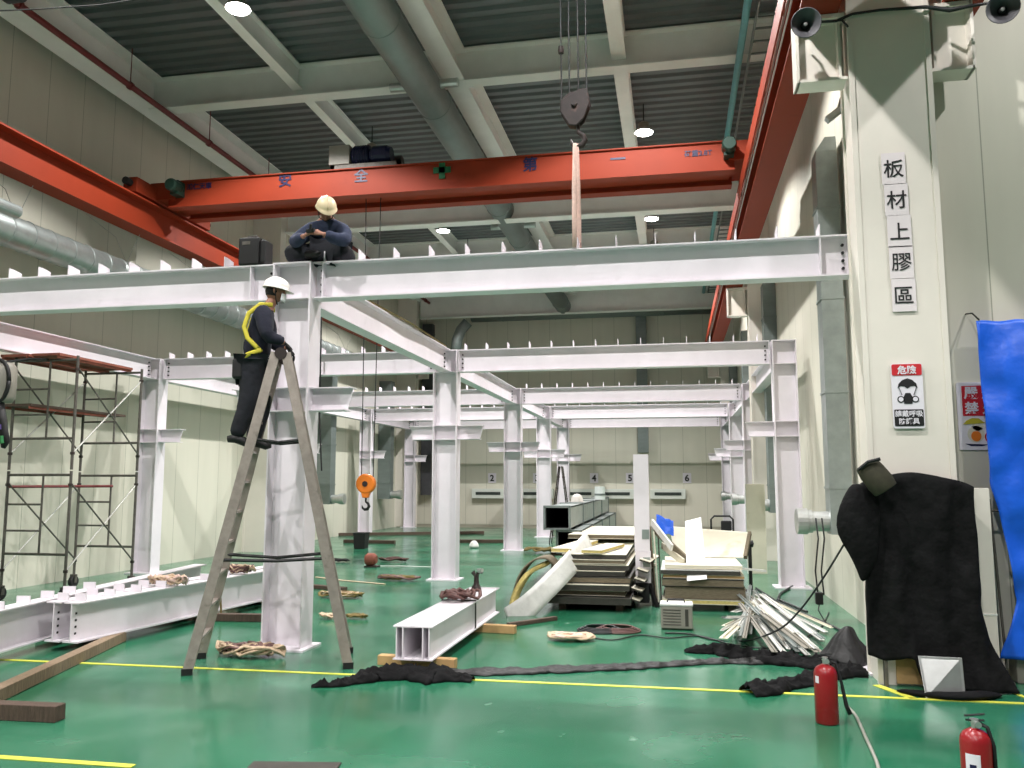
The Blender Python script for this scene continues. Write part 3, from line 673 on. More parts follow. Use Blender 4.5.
def worker(root, J, cl, hands, helmet, fw, up, glove=None, mask=False, bulk=1.12):
    Hc = J['head']; nk = J['neck']
    vs = [(J['pelvis'], .12), (J['spine'], .115), (J['chest'], .13), (nk, .058), (Hc - V(up).normalized() * .05, .06),
          (J['shL'], .062), (J['elL'], .044), (J['wrL'], .028), (J['shR'], .062), (J['elR'], .044), (J['wrR'], .028),
          (J['hipL'], .09), (J['knL'], .058), (J['anL'], .04), (J['toL'], .035), (J['hipR'], .09), (J['knR'], .058), (J['anR'], .04), (J['toR'], .035)]
    ed = [(0, 1), (1, 2), (2, 3), (3, 4), (2, 5), (5, 6), (6, 7), (2, 8), (8, 9), (9, 10), (0, 11), (11, 12), (12, 13), (13, 14), (0, 15), (15, 16), (16, 17), (17, 18)]
    ms = [skin(vs, ed, 0, 2)] + head_meshes(Hc, fw, up)
    hm = []
    for h in hands: hm += hand_meshes(*h)
    me = join_meshes(ms + ([] if glove else hm), 'body', ['skin'])
    for p in me.polygons: p.material_index = 0
    link(me, 'body', root)
    if glove:
        g = join_meshes(hm, 'glove', [glove]); 
        for p in g.polygons: p.material_index = 0
        link(g, 'glove', root)
    def shell(name, m, v, e, sub=2):
        q = skin(v, e, 0, sub); q.materials.clear(); q.materials.append(MATS[m])
        o = link(q, name, root); 
        tx = bpy.data.textures.get('folds') or bpy.data.textures.new('folds', 'CLOUDS'); tx.noise_scale = .09
        d = o.modifiers.new('folds', 'DISPLACE'); d.texture = tx; d.strength = .022; d.mid_level = .5; return o
    B_ = bulk
    jk = [(J['pelvis'] + (J['spine'] - J['pelvis']) * .15, .15 * B_), (J['spine'], .148 * B_), (J['chest'], .165 * B_), (nk - (nk - J['chest']) * .35, .08),
          (J['shL'], .09 * B_), (J['elL'], .072 * B_), (J['wrL'] + (J['elL'] - J['wrL']) * .1, .05 * B_), (J['shR'], .09 * B_), (J['elR'], .072 * B_), (J['wrR'] + (J['elR'] - J['wrR']) * .1, .05 * B_)]
    shell('jacket', cl[0], jk, [(0, 1), (1, 2), (2, 3), (2, 4), (4, 5), (5, 6), (2, 7), (7, 8), (8, 9)])
    tr_ = [(J['pelvis'], .15 * B_), (J['hipL'], .125 * B_), (J['knL'], .095 * B_), (J['anL'] - (J['knL'] - J['anL']) * .04, .075 * B_), (J['hipR'], .125 * B_), (J['knR'], .095 * B_), (J['anR'] - (J['knR'] - J['anR']) * .04, .075 * B_)]
    shell('trousers', cl[1], tr_, [(0, 1), (1, 2), (2, 3), (0, 4), (4, 5), (5, 6)])
    for s_ in 'LR':
        a, t_ = J['an' + s_], J['to' + s_]; dd = (t_ - a); fl = V((dd.x, dd.y, 0)); fl = fl.normalized() if fl.length > .02 else dd.normalized()
        o = link(tubemesh([a - fl * .075 - V((0, 0, .02)), a + V((0, 0, -.01)), a + (t_ - a) * .6, t_, t_ + fl * .05], [.036, .052, .05, .046, .022], 12, .9), 'boot', root); o.data.materials.append(MATS['black'])
        for p in o.data.polygons: p.use_smooth = True
    fw = V(fw).normalized(); upn = V(up); upn = (upn - fw * upn.dot(fw)).normalized()
    # safety helmet: dome, brim, ridge
    c = Hc + upn * .035
    b = bmesh.new(); sdv = fw.cross(upn)
    ring = [(0, .118), (.35, .113), (.65, .098), (.9, .055), (.985, .0)]
    mb = MB(); rows = []
    N = 28
    for a in range(8):
        th = a / 7 * PI / 2; rr = math.cos(th); hh = math.sin(th)
        rows.append([mb.b.verts.new(c + fw * math.cos(2 * PI * k / N) * max(rr, .01) * .132 + sdv * math.sin(2 * PI * k / N) * max(rr, .01) * .112 + upn * hh * .118) for k in range(N)])
    for a, b2 in zip(rows, rows[1:]):
        for k in range(N): mb.b.faces.new((a[k], a[(k + 1) % N], b2[(k + 1) % N], b2[k]))
    brim = [mb.b.verts.new(c + fw * math.cos(2 * PI * k / N) * (.142 + (.045 if math.cos(2 * PI * k / N) > 0 else 0) * math.cos(2 * PI * k / N)) + sdv * math.sin(2 * PI * k / N) * .122 - upn * .014) for k in range(N)]
    for k in range(N): mb.b.faces.new((rows[0][k], rows[0][(k + 1) % N], brim[(k + 1) % N], brim[k]))
    he = obj('safety_helmet', mb, helmet, root, smooth=True, solid=.004)
    obj('helmet_ridge', MB().tube([c + fw * math.cos(t_) * .134 + upn * math.sin(t_) * .12 for t_ in [x * PI / 12 for x in range(1, 12)]], .008, 6), helmet, he, smooth=True)
    hr = c - fw * .018 - upn * .045
    o = link(tubemesh([hr + upn * .03, hr, hr - upn * .045], [.082, .086, .07], 16), 'hair', root); o.data.materials.append(MATS['hair'])
    obj('chin_strap', MB().tube([c + sdv * .1 - upn * .01, Hc + sdv * .072 - upn * .09 + fw * .03, Hc - upn * .128 + fw * .045, Hc - sdv * .072 - upn * .09 + fw * .03, c - sdv * .1 - upn * .01], .006, 6), 'black', root)
    if mask:
        mk = MB().grid(lambda u, v: Hc + fw * (.098 * math.cos((u - .5) * 1.9) + .018) + sdv * math.sin((u - .5) * 1.9) * .082 - upn * (.012 + v * .085), 10, 4)
        obj('face_mask', mk, 'mask_white', root, smooth=True, solid=.004)
    eyes = MB()
    for k in (-1, 1): eyes.lathe(Hc + fw * .084 + sdv * k * .03 + upn * .006, [(0, 0), (.009, .001), (.006, .006), (0, .008)], 10, fw)
    obj('eye', eyes, 'black', root)
w1 = thing('person', (LJ(-.3, 0, 0).x, LJ(-.3, 0, 0).y, 2.13), 'person in dark work clothes, white helmet and yellow harness standing on the ladder', 'person')
J = dict(pelvis=LJ(-.27, 0, 3.0), spine=LJ(-.25, 0, 3.2), chest=LJ(-.2, 0, 3.43), neck=LJ(-.15, 0, 3.62), head=LJ(-.09, 0, 3.77),
         shL=LJ(-.19, .19, 3.53), elL=LJ(-.13, .23, 3.26), wrL=LJ(.04, .17, 3.2), shR=LJ(-.19, -.19, 3.53), elR=LJ(-.14, -.24, 3.26), wrR=LJ(.04, -.16, 3.2),
         hipL=LJ(-.27, .1, 2.95), knL=LJ(-.2, .12, 2.58), anL=LJ(-.28, .11, 2.22), toL=LJ(-.14, .11, 2.165),
         hipR=LJ(-.28, -.1, 2.95), knR=LJ(-.3, -.12, 2.58), anR=LJ(-.42, -.12, 2.24), toR=LJ(-.29, -.12, 2.175))
fwd = LA * .97 + V((0, 0, -.18))
worker(w1, J, ('navy_cloth', 'trouser'), [(J['wrL'], LA * .6 + V((0, 0, -.7)), LA + V((0, 0, .6)), -LB, .55), (J['wrR'], LA * .6 + V((0, 0, -.7)), LA + V((0, 0, .6)), LB, .55)], 'helmet_white', fwd, V((0, 0, 1)), glove='glove', mask=True)
def strap(name, pts, w_, parent, m='harness_yellow', nrm=None): return obj(name, MB().tube(pts, w_, 6, flat=.35, up=nrm), m, parent, smooth=True)
strap('safety_harness', [LJ(-.1, -.14, 3.6), LJ(-.22, -.15, 3.6), LJ(-.33, -.16, 3.5), LJ(-.37, -.17, 3.36), LJ(-.33, -.205, 3.24), LJ(-.24, -.215, 3.15), LJ(-.19, -.2, 3.1)], .024, w1, nrm=-LB)
strap('harness_leg_strap', [LJ(-.19, -.215, 3.12), LJ(-.32, -.215, 3.07), LJ(-.42, -.15, 2.98)], .024, w1, nrm=-LB)
strap('harness_strap', [LJ(-.1, .14, 3.6), LJ(-.22, .15, 3.6), LJ(-.33, .16, 3.5), LJ(-.37, .17, 3.36), LJ(-.28, .22, 3.15)], .024, w1, nrm=LB)
strap('tool_belt', [LJ(-.27 + .16 * math.cos(a), .17 * math.sin(a), 3.05) for a in [k * PI / 8 for k in range(17)]], .026, w1, 'black', V((0, 0, 1)))
obj('tool_pouch', MB().obox(LJ(-.42, -.1, 2.93), LA, LB, (0, 0, 1), .05, .09, .1), 'black', w1, bevel=.02)
# seated worker on the near beam
X0 = -3.87; Y0 = 8.8
w2 = thing('person', (X0, Y0, ZT), 'person in blue jacket and cream helmet sitting on the near beam, head bowed', 'person')
q = lambda x, y, z: V((X0 + x, Y0 + y, ZT + z))
J = dict(pelvis=q(0, .12, .15), spine=q(0, .14, .3), chest=q(0, .06, .44), neck=q(.02, -.04, .55), head=q(.06, -.14, .59),
         shL=q(.21, .03, .42), elL=q(.3, -.14, .2), wrL=q(.1, -.34, .25), shR=q(-.21, .03, .42), elR=q(-.33, -.12, .22), wrR=q(-.1, -.34, .24),
         hipL=q(.1, .1, .14), knL=q(.24, -.1, .14), anL=q(.2, .26, .1), toL=q(.18, .36, .07),
         hipR=q(-.1, .1, .14), knR=q(-.46, -.02, .14), anR=q(-.16, -.1, .1), toR=q(-.04, -.14, .08))
worker(w2, J, ('blue_cloth', 'trouser'), [(J['wrL'], V((-.6, -.25, .1)), V((0, -.6, .5)), V((0, .1, 1)), .45), (J['wrR'], V((.6, -.25, .15)), V((0, -.6, .5)), V((0, .1, 1)), .45)], 'helmet_cream', V((.42, -.62, -.7)), V((.25, -.45, .8)), bulk=1.2)
ph = obj('handheld_tool', MB().obox(q(.0, -.4, .27), (1, 0, .1), (0, 1, .4), (0, -.4, 1), .045, .02, .02).cyl(q(0, -.41, .25), q(.02, -.44, .33), .014, 8), 'black', w2)
# black tool case on the beam
a = U(243, 262, y=8.8); b_ = U(270, 232, y=8.8)
t = thing('tool_case', ((a.x + b_.x) / 2, 8.8, ZT), 'black upright tool case standing on the near beam, left of the seated worker', 'case')
x0, x1 = a.x, b_.x
obj('case_body', MB().box(x0, x1 - .07, 8.68, 8.92, ZT + .002, ZT + .33).box(x1 - .07, x1, 8.7, 8.9, ZT + .02, ZT + .3), 'black', t, bevel=.02)
obj('handle', MB().tube([(x0 + .04, 8.8, ZT + .32), (x0 + .06, 8.8, ZT + .37), (x0 + .17, 8.8, ZT + .37), (x0 + .19, 8.8, ZT + .32)], .012, 6), 'scaffold_steel', t)
obj('grip_recess', MB().box(x0 + .05, x0 + .15, 8.675, 8.69, ZT + .24, ZT + .28), 'scaffold_steel', t)

# ============================================================ SCAFFOLD
SX0, SX1, SY0, SY1 = -10.15, -9.05, 11.4, 13.0
sc_ = thing('scaffold_tower', ((SX0 + SX1) / 2, (SY0 + SY1) / 2, 0), 'grey steel tube scaffold tower on castors by the left wall', 'scaffold')
def tb(*pts, r=.021): return MB().tube(pts, r, 8)
for yy in (SY0, SY1):
    for base in (.2, 1.98):
        top = base + 1.7
        mb = MB()
        for xx in (SX0, SX1): mb.tube([(xx, yy, base), (xx, yy, top + .06)], .022, 8)
        for z in (top, base + .5 if base < 1 else base + .48): mb.tube([(SX0, yy, z), (SX1, yy, z)], .02, 8)
        fr = obj('end_frame', mb, 'scaffold_steel', sc_)
        xi = SX0 + .62; mb = MB(); mb.tube([(xi, yy, base + .5), (xi, yy, top)], .016, 8)
        for z in (base + .85, base + 1.25): mb.tube([(SX0, yy, z), (xi, yy, z)], .016, 8)
        obj('frame_rung', mb, 'scaffold_steel', fr)
        for xx in (SX0, SX1):
            for z in (base + .25, top - .15): obj('brace_pin', MB().lathe((xx, yy, z), [(.0, -.02), (.034, -.02), (.034, .02), (0, .02)], 8), 'rust_dark', fr)
    for xx in (SX0, SX1):
        c = obj('castor', MB().lathe((xx - .04, yy, .1), [(0, 0), (.09, 0), (.1, .01), (.1, .06), (.09, .07), (0, .07)], 18, (1, 0, 0)), 'rubber', sc_)
        obj('castor_fork', MB().box(xx - .055, xx - .045, yy - .03, yy + .03, .08, .2).box(xx + .035, xx + .045, yy - .03, yy + .03, .08, .2).box(xx - .055, xx + .045, yy - .03, yy + .03, .19, .22), 'scaffold_steel', c)
for xx in (SX0, SX1):
    for base in (.2, 1.98):
        lo, hi = base + .25, base + 1.55
        obj('cross_brace', MB().tube([(xx, SY0, lo), (xx, SY1, hi)], .013, 6), 'brace_grey', sc_)
        obj('cross_brace', MB().tube([(xx + .03, SY0, hi), (xx + .03, SY1, lo)], .013, 6), 'scaffold_steel', sc_)
obj('guard_rail', MB().tube([(SX0, SY0, 1.72), (SX0 + .65, SY1, 1.72)], .022, 8), 'dark_red', sc_)
for k, (z, x0, x1) in enumerate(((3.76, SX0 - .2, SX0 + .3), (3.76, SX0 + .35, SX0 + .85), (2.98, SX0 - .1, SX0 + .4))):
    t = thing('scaffold_board', ((x0 + x1) / 2, (SY0 + SY1) / 2, z - .05), ('rusty red scaffold deck on top of the tower, wall side', 'rusty red scaffold deck on top of the tower, outer side', 'dark scaffold board halfway up the tower')[k], 'scaffold board', None)
    obj('deck', MB().box(x0, x1, SY0 - .1, SY1 + (.1 if k < 2 else .6), z - .02, z + .02), 'scaffold_board' if k < 2 else 'timber_dark', t)
    mb = MB()
    for xx in (x0 + .02, x1 - .04): mb.box(xx, xx + .02, SY0 - .1, SY1 + .1, z - .06, z - .02)
    obj('side_rail', mb, 'scaffold_board', t)
# padded bag hanging at the left edge
c0 = U(3, 382, y=10.2)
t = thing('hanging_bag', (c0.x, 10.2, c0.z - .35), 'grey padded bag with black edging hanging at the far left edge of the scaffold', 'bag')
obj('bag_body', MB().lathe((c0.x, 10.2, c0.z), [(0, -.3), (.13, -.29), (.17, -.22), (.175, 0), (.17, .2), (.12, .27), (0, .29)], 18), 'generator_grey', t, smooth=True)
mb = MB(); pts = [(c0.x + .185 * math.cos(a) * (1 if abs(math.cos(a)) > .3 else .9), 10.1, c0.z + .3 * math.sin(a)) for a in [k * PI / 12 for k in range(25)]]
obj('bag_edging', mb.tube(pts, .028, 8), 'black', t, smooth=True)
obj('strap', MB().tube([(c0.x, 10.2, c0.z + .28), (c0.x - .1, 10.8, c0.z + .42), (c0.x - .3, 11.38, c0.z + .5)], .02, 6), 'black', t)
g0 = U(6, 428, y=10.2)
obj('hanging_glove', MB().tube([(c0.x + .02, 10.15, c0.z - .28), (g0.x - .02, 10.15, g0.z + .1), (g0.x, 10.15, g0.z - .05), (g0.x + .05, 10.15, g0.z - .2), (g0.x + .02, 10.15, g0.z - .28)], [.05, .06, .065, .06, .03], 10), 'black', t, smooth=True)
obj('green_patch', MB().tube([(g0.x + .03, 10.08, g0.z - .12), (g0.x + .05, 10.08, g0.z - .22)], .035, 8), 'green_bright', t)
obj('purple_patch', MB().tube([(g0.x - .01, 10.08, g0.z + .04), (g0.x + .0, 10.08, g0.z - .03)], .03, 8), 'purple', t)

# ============================================================ BEAMS LYING ON THE FLOOR
def lying(p, q_, h, w_, z0, lab, ntab=0, group=None):
    p = V((*p, z0 + h / 2)); q_ = V((*q_, z0 + h / 2)); t = thing('loose_beam', ((p + q_) / 2).to_tuple()[:2] + (z0,), lab, 'steel beam', group)
    obj('beam', MB().ibeam(p, q_, h, w_, .016, .012), 'white_steel', t)
    d, s, u = frame(q_ - p)
    for k in range(ntab):
        c = p + d * (.12 + k * .41) + u * (h / 2 + .04)
        obj('shear_tab', MB().obox(c, d, s, u, .006, .075, .04), 'white_steel', t)
    mb = MB()
    for k in range(4): mb.obox(p + d * .06 - u * (.12 - k * .07), d, s, u, .011, .012, .011)
    obj('bolt_hole', mb, 'black', t); return t
lying((-6.33, 8.1), (-5.8, 12.4), .42, .2, .1, 'white beam on timbers at the left, the one closest to the ladder', 7)
lying((-6.56, 8.12), (-6.1, 12.3), .42, .2, .1, 'white beam on timbers, second from the ladder, its end showing', 4)
lying((-6.62, 6.6), (-7.3, 12.2), .42, .2, .1, 'white beam at the left picture edge, farthest from the ladder', 7)
def timber(name, p, q_, w_, h, z0, lab, m='timber', cat='timber'):
    p = V(p); q_ = V(q_); return tag(obj(name, MB().bar((p.x, p.y, z0 + h / 2), (q_.x, q_.y, z0 + h / 2), w_, h), m, bevel=.006), lab, cat)
timber('timber_beam', G(-60, 728), G(121, 641), .12, .11, 0, 'long weathered timber lying from the left edge across the yellow line')
timber('timber_beam', G(-50, 716), G(60, 721), .12, .12, 0, 'short weathered timber with a cut end at the lower left', 'timber_dark')
timber('timber_beam', (-7.4, 10.1), (-5.25, 10.35), .1, .095, 0, 'dark timber block under the left beams, beside the ladder', 'timber_dark')
timber('timber_beam', (-7.2, 8.7), (-6.15, 8.62), .1, .095, 0, 'dark timber under the near ends of the left beams', 'timber_dark')
timber('timber_beam', (-6.9, 12.0), (-5.6, 11.9), .1, .095, 0, 'dark timber under the far ends of the left beams', 'timber_dark')
timber('timber_plank', G(312, 588), G(345, 591), .12, .06, 0, 'short brown timber plank on the floor right of the near column', 'timber_dark')
timber('floor_plate', G(248, 768), G(338, 769), .2, .012, 0, 'thin dark plate on the floor at the bottom picture edge', 'panel_dark', 'plate')
# twin beam
def twin():
    t = thing('twin_beam', (-2.5, 9.4, .1), 'two short white steel beams strapped side by side on timber blocks', 'steel beam')
    for x in (-2.6, -2.4): obj('beam', MB().ibeam((x, 7.95, .26), (x + .02, 11.0, .26), .32, .195, .014, .012), 'white_steel', t)
    obj('side_web', MB().box(-2.672, -2.66, 7.96, 10.99, .114, .406), 'white_steel', t); obj('side_web', MB().box(-2.345, -2.333, 7.955, 10.995, .114, .406), 'white_steel', t)
    z0, z1 = .09, .43
    obj('binding_strap', MB().box(-2.705, -2.695, 9.7, 9.74, z0, z1).box(-2.305, -2.295, 9.7, 9.74, z0, z1).box(-2.705, -2.295, 9.7, 9.74, z1 - .006, z1), 'black', t)
twin()
timber('timber_block', (-2.92, 8.2), (-2.12, 8.14), .1, .095, 0, 'pale timber block under the near end of the twin beam', 'plywood')
timber('timber_block', (-2.9, 10.2), (-1.9, 10.1), .1, .095, 0, 'pale timber block under the far part of the twin beam', 'plywood')
def tangle(mb, c, rx, ry, rz, n, r, seed, flat=.5, turns=1.0):
    R = random.Random(seed)
    for k in range(n):
        a0 = R.uniform(0, 6.3); ex = R.uniform(.5, 1); ey = R.uniform(.5, 1); ox, oy = R.uniform(-.25, .25) * rx, R.uniform(-.25, .25) * ry; ph = R.uniform(0, 6)
        pts = []
        for j in range(17):
            a = a0 + j / 16 * 2 * PI * turns * R.uniform(.98, 1.02); pts.append((c[0] + ox + rx * ex * math.cos(a), c[1] + oy + ry * ey * math.sin(a) + .1 * ry * math.sin(3 * a + ph), c[2] + r * 1.1 + rz * abs(math.sin(a * 1.5 + ph)) * R.uniform(.6, 1)))
        mb.tube(pts, r, 6, flat=flat)
    return mb
def pile(name, c, rx, ry, rz, n, r, seed, m, lab, cat='sling', m2=None, **k):
    if cat == 'sling': rx *= 1.25; rz *= 2.0; n += 2; r *= 1.15
    if m2:
        t = thing(name, (c[0], c[1], c[2]), lab, cat); obj('strap_loop', tangle(MB(), c, rx, ry, rz, n, r, seed, **k), m, t, smooth=True); obj('strap_loop', tangle(MB(), c, rx * .9, ry * .9, rz, n, r, seed + 50, **k), m2, t, smooth=True); return t
    return tag(obj(name, tangle(MB(), c, rx, ry, rz, n, r, seed, **k), m, smooth=True), lab, cat)
pile('chain_pile', (-2.5, 9.75, .43), .2, .22, .08, 7, .022, 3, 'chain_brown', 'brown heap of chain and strap on top of the twin beam', 'chain', flat=.8)
c = U(468, 588, z=.42)
t = thing('beam_clamp', (-2.5, 10.6, .42), 'small dark lifting clamp standing on the far end of the twin beam', 'clamp')
obj('clamp_base', MB().lathe((-2.5, 10.6, .42), [(0, 0), (.07, 0), (.06, .05), (.035, .09), (.03, .2), (0, .2)], 12), 'rust_dark', t)
obj('clamp_jaw', MB().tube([(-2.55, 10.6, .66), (-2.5, 10.6, .6), (-2.47, 10.6, .67), (-2.42, 10.6, .66)], .03, 8), 'rust_dark', t)
obj('clamp_pin', MB().cyl((-2.47, 10.55, .68), (-2.4, 10.5, .69), .025, 8), 'silver', t)
# sling heaps on the floor
pile('sling_heap', (-6.2, 9.6, .52), .2, .08, .05, 4, .022, 31, 'sling_tan', 'tan sling heap lying on top of the left floor beams, nearer one', m2='sling_pink')
pile('sling_heap', (-6.02, 11.0, .52), .2, .08, .05, 4, .022, 32, 'sling_tan', 'tan sling heap on the left floor beams just left of the ladder', m2='chain_brown')
for k, yy in enumerate((10.4, 11.7)):
    xx = -6.33 + (yy - 8.1) * .1233 + .12
    tag(obj('hanging_strap', MB().tube([(xx - .2, yy, .54), (xx - .02, yy, .545), (xx + .012, yy, .5), (xx + .02, yy - .02, .3), (xx + .03, yy, .06), (xx + .12, yy - .05, .015)], .02, 6, flat=.4), 'sling_olive' if k == 0 else 'sling_tan'), 'strap hanging over the side of the floor beam, %s' % ('left of the ladder', 'right of the ladder leg')[k], 'strap')
def gp(px, py): p = G(px, py); return (p.x, p.y, 0)
pile('sling_heap', gp(248, 656), .3, .14, .05, 6, .022, 11, 'sling_tan', 'tan and brown sling heap at the foot of the nearest column', m2='chain_brown')
pile('sling_heap', gp(240, 604), .3, .16, .05, 5, .022, 12, 'sling_tan', 'heap of tan slings between the ladder and the left beams', m2='sling_olive')
pile('sling_coil', gp(568, 640), .22, .14, .02, 4, .024, 13, 'sling_tan', 'flat tan coiled sling on the green floor right of the twin beam', m2='sling_pink')
pile('sling_heap', gp(340, 598), .26, .12, .04, 4, .02, 14, 'sling_olive', 'olive sling heap right of the ladder, beyond the brown plank', m2='sling_tan')
pile('sling_coil', gp(330, 619), .12, .05, .02, 3, .022, 15, 'sling_tan', 'small tan sling on the floor seen through the ladder right leg')
pile('sling_coil', gp(356, 619), .12, .05, .02, 3, .02, 16, 'sling_olive', 'small olive sling just right of the ladder right leg')
pile('sling_coil', gp(398, 581), .3, .1, .03, 3, .03, 17, 'chain_brown', 'brown sling loop on the floor left of the second column', m2='sling_olive')
pile('sling_coil', gp(395, 562), .3, .1, .03, 2, .03, 18, 'chain_brown', 'far brown sling loop on the floor behind the second column base')
pile('sling_coil', gp(335, 562), .3, .15, .02, 2, .022, 19, 'black', 'black strap loop on the floor behind the ladder')
pile('cloth_scraps', gp(547, 553), .5, .3, .08, 4, .05, 20, 'sling_olive', 'olive rag scraps beside the third column', 'rag')
tag(obj('white_strap', MB().tube([G(316, 577, .01), G(340, 580, .01), G(385, 584, .01)], .025, 6, flat=.3), 'sling_tan'), 'long pale strap stretched on the floor right of the near column', 'strap')
tag(obj('white_strap', MB().tube([G(370, 566, .01), G(400, 566, .01), G(432, 567, .01)], .02, 6, flat=.3), 'strip_white'), 'thin white strap on the floor left of the second column', 'strap')
t = gp(372, 567); o = thing('hoist_motor', t, 'small rusty brown motor on the floor under the orange hook block', 'motor')
obj('motor_body', MB().lathe((t[0] - .14, t[1], .16), [(0, 0), (.1, 0), (.13, .04), (.13, .18), (.08, .24), (0, .24)], 16, (1, 0, 0)), 'scaffold_board', o); obj('motor_foot', MB().box(t[0] - .14, t[0] + .14, t[1] - .12, t[1] + .12, 0, .03), 'rust_dark', o)
t = gp(474, 548); tag(obj('crumpled_bag', MB().lathe((t[0], t[1], 0), [(0, 0), (.13, 0), (.17, .05), (.1, .16), (.05, .2), (0, .2)], 9), 'strip_white', sub=1), 'small crumpled white bag on the floor between the second and third columns', 'bag')
t = gp(359, 549); o = thing('black_drum', t, 'black square bin standing in front of a far left column', 'bin')
obj('bin_body', MB().hexa([(t[0] - .15, t[1], 0), (t[0] + .15, t[1], 0), (t[0] + .15, t[1] + .3, 0), (t[0] - .15, t[1] + .3, 0), (t[0] - .17, t[1] - .02, .42), (t[0] + .17, t[1] - .02, .42), (t[0] + .17, t[1] + .32, .42), (t[0] - .17, t[1] + .32, .42)]), 'black', o, bevel=.01)
obj('bin_rim', MB().box(t[0] - .18, t[0] + .18, t[1] - .03, t[1] + .33, .4, .43), 'rubber', o)
timber('floor_bar', G(344, 543), G(395, 544), .12, .1, 0, 'dark bar lying on the far floor behind the black bin', 'timber_dark', 'bar')
timber('floor_bar', G(335, 536), G(484, 534), .14, .1, 0, 'long dark bar across the far floor behind the second column', 'timber_dark', 'bar')
timber('floor_bar', G(455, 543), G(505, 543), .12, .1, 0, 'dark bar on the far floor beside the third column', 'timber_dark', 'bar')

# ============================================================ PANEL STACKS
def panel(x0, x1, y0, y1, z0, th, yaw, lab, skin_m='cream', core='panel_core', name='insulated_panel', group=None, tilt=0):
    c = V(((x0 + x1) / 2, (y0 + y1) / 2, z0)); t = thing(name, c, lab, 'panel', group)
    a = V((math.cos(yaw), math.sin(yaw), 0)); b_ = V((-math.sin(yaw), math.cos(yaw), 0)); u = V((0, 0, 1)); hx, hy = (x1 - x0) / 2, (y1 - y0) / 2
    if tilt: a = V((a.x * math.cos(tilt), a.y, -math.sin(tilt))); u = V((math.sin(tilt), 0, math.cos(tilt)))
    obj('core', MB().obox(c + u * th / 2, a, b_, u, hx - .004, hy - .004, th / 2 - .005), core, t)
    obj('skin', MB().obox(c + u * (th - .004), a, b_, u, hx, hy, .004), skin_m, t); obj('skin', MB().obox(c + u * .004, a, b_, u, hx, hy, .004), skin_m if core != 'panel_dark' else 'panel_dark', t)
    return t
ordn = ('lowest', 'second', 'third', 'fourth', 'fifth', 'sixth', 'seventh', 'eighth', 'ninth')
spec = [(-1.85, -.62, 11.95, 14.6, .09, 'panel_dark'), (-1.72, -.7, 12.1, 14.7, .07, 'panel_core'), (-1.78, -.66, 12.0, 14.6, .08, 'panel_dark'), (-1.7, -.62, 12.1, 14.7, .08, 'panel_core'),
        (-1.68, -.72, 12.15, 14.6, .07, 'panel_dark'), (-1.7, -.66, 12.2, 14.8, .07, 'panel_dark'), (-1.64, -.7, 12.2, 14.6, .06, 'panel_core'), (-1.62, -.7, 12.25, 14.7, .06, 'panel_dark')]
z = .1
for x in (-1.6, -.8): timber('pallet_bearer', (x, 12.1), (x, 14.4), .1, .098, 0, 'dark timber bearer under the left panel stack, %s one' % ('left' if x < -1 else 'right'), 'timber_dark')
for k, (x0, x1, y0, y1, th, cm) in enumerate(spec):
    panel(x0, x1, y0, y1, z, th, rnd.uniform(-.02, .02), 'cream skinned panel in the left stack, %s from the floor' % ordn[k], 'cream' if k > 5 else 'panel_dark' if k % 3 == 0 else 'cream', cm, group='panels of the left stack'); z += th + .012
panel(-1.68, -1.38, 12.3, 14.2, z, .06, -.12, 'narrow cream offcut on top of the left stack, left one', 'cream', 'insulation'); panel(-1.22, -.92, 12.2, 13.6, z, .05, -.18, 'narrow cream offcut on top of the left stack, right one', 'cream', 'insulation')
panel(-1.75, -.64, 14.3, 17.0, z + .07, .07, -.03, 'wide cream panel lying at the back of the left stack', 'cream', 'panel_core')
timber('panel_bearer', (-1.7, 15.2), (-.7, 15.2), .1, z + .068, 0, 'dark bearer under the wide cream panel at the back', 'timber_dark')
for k in range(5):
    x = -.62 + k * .035; panel(x, x + .16, 12.25 + k * .06, 13.6, .12 + k * .13, .03, -.1, 'cream edge strip jutting from the right side of the left stack, %s from the floor' % ordn[k], 'cream', 'panel_dark', name='edge_strip', group='strips on the left stack', tilt=.28)
# bent offcuts leaning on the stack
def band(name, pts, wv, m, lab, th=.03, parent=None):
    def cr(u):
        n = len(pts) - 1; i = min(int(u * n), n - 1); f_ = u * n - i; P = [pts[max(i - 1, 0)], pts[i], pts[i + 1], pts[min(i + 2, n)]]
        return .5 * ((2 * P[1]) + (P[2] - P[0]) * f_ + (2 * P[0] - 5 * P[1] + 4 * P[2] - P[3]) * f_ * f_ + (3 * P[1] - P[0] - 3 * P[2] + P[3]) * f_ ** 3)
    wv = V(wv); o = obj(name, MB().grid(lambda u, v: cr(u) + wv * (v - .5), 24, 4), m, parent, smooth=True, solid=th)
    if lab: tag(o, lab, 'offcut')
    return o
t = thing('bent_panel', G(512, 626), 'long bent grey-white panel offcut curling up from the floor onto the left stack', 'offcut')
band('outer_skin', [U(508, 620, y=11.35), U(528, 606, y=11.5), U(550, 585, y=11.8), U(572, 562, y=12.2), U(590, 541, y=12.9)], (-.13, .09, .29), 'strip_white', None, .012, t)
band('insulation_layer', [U(512, 613, y=11.5), U(517, 592, y=11.7), U(530, 572, y=11.9), U(548, 563, y=12.1)], (.06, .16, .04), 'insulation', None, .06, t)
band('curled_strip', [U(514, 600, y=11.8), U(522, 574, y=11.9), U(534, 560, y=12.0), U(548, 557, y=12.1), U(556, 564, y=12.2)], (.04, .3, .02), 'panel_core', None, .02, t)
timber('timber_offcut', G(508, 627), G(556, 620), .07, .05, 0, 'thin brown timber offcut on the floor under the bent panel', 'timber_dark')
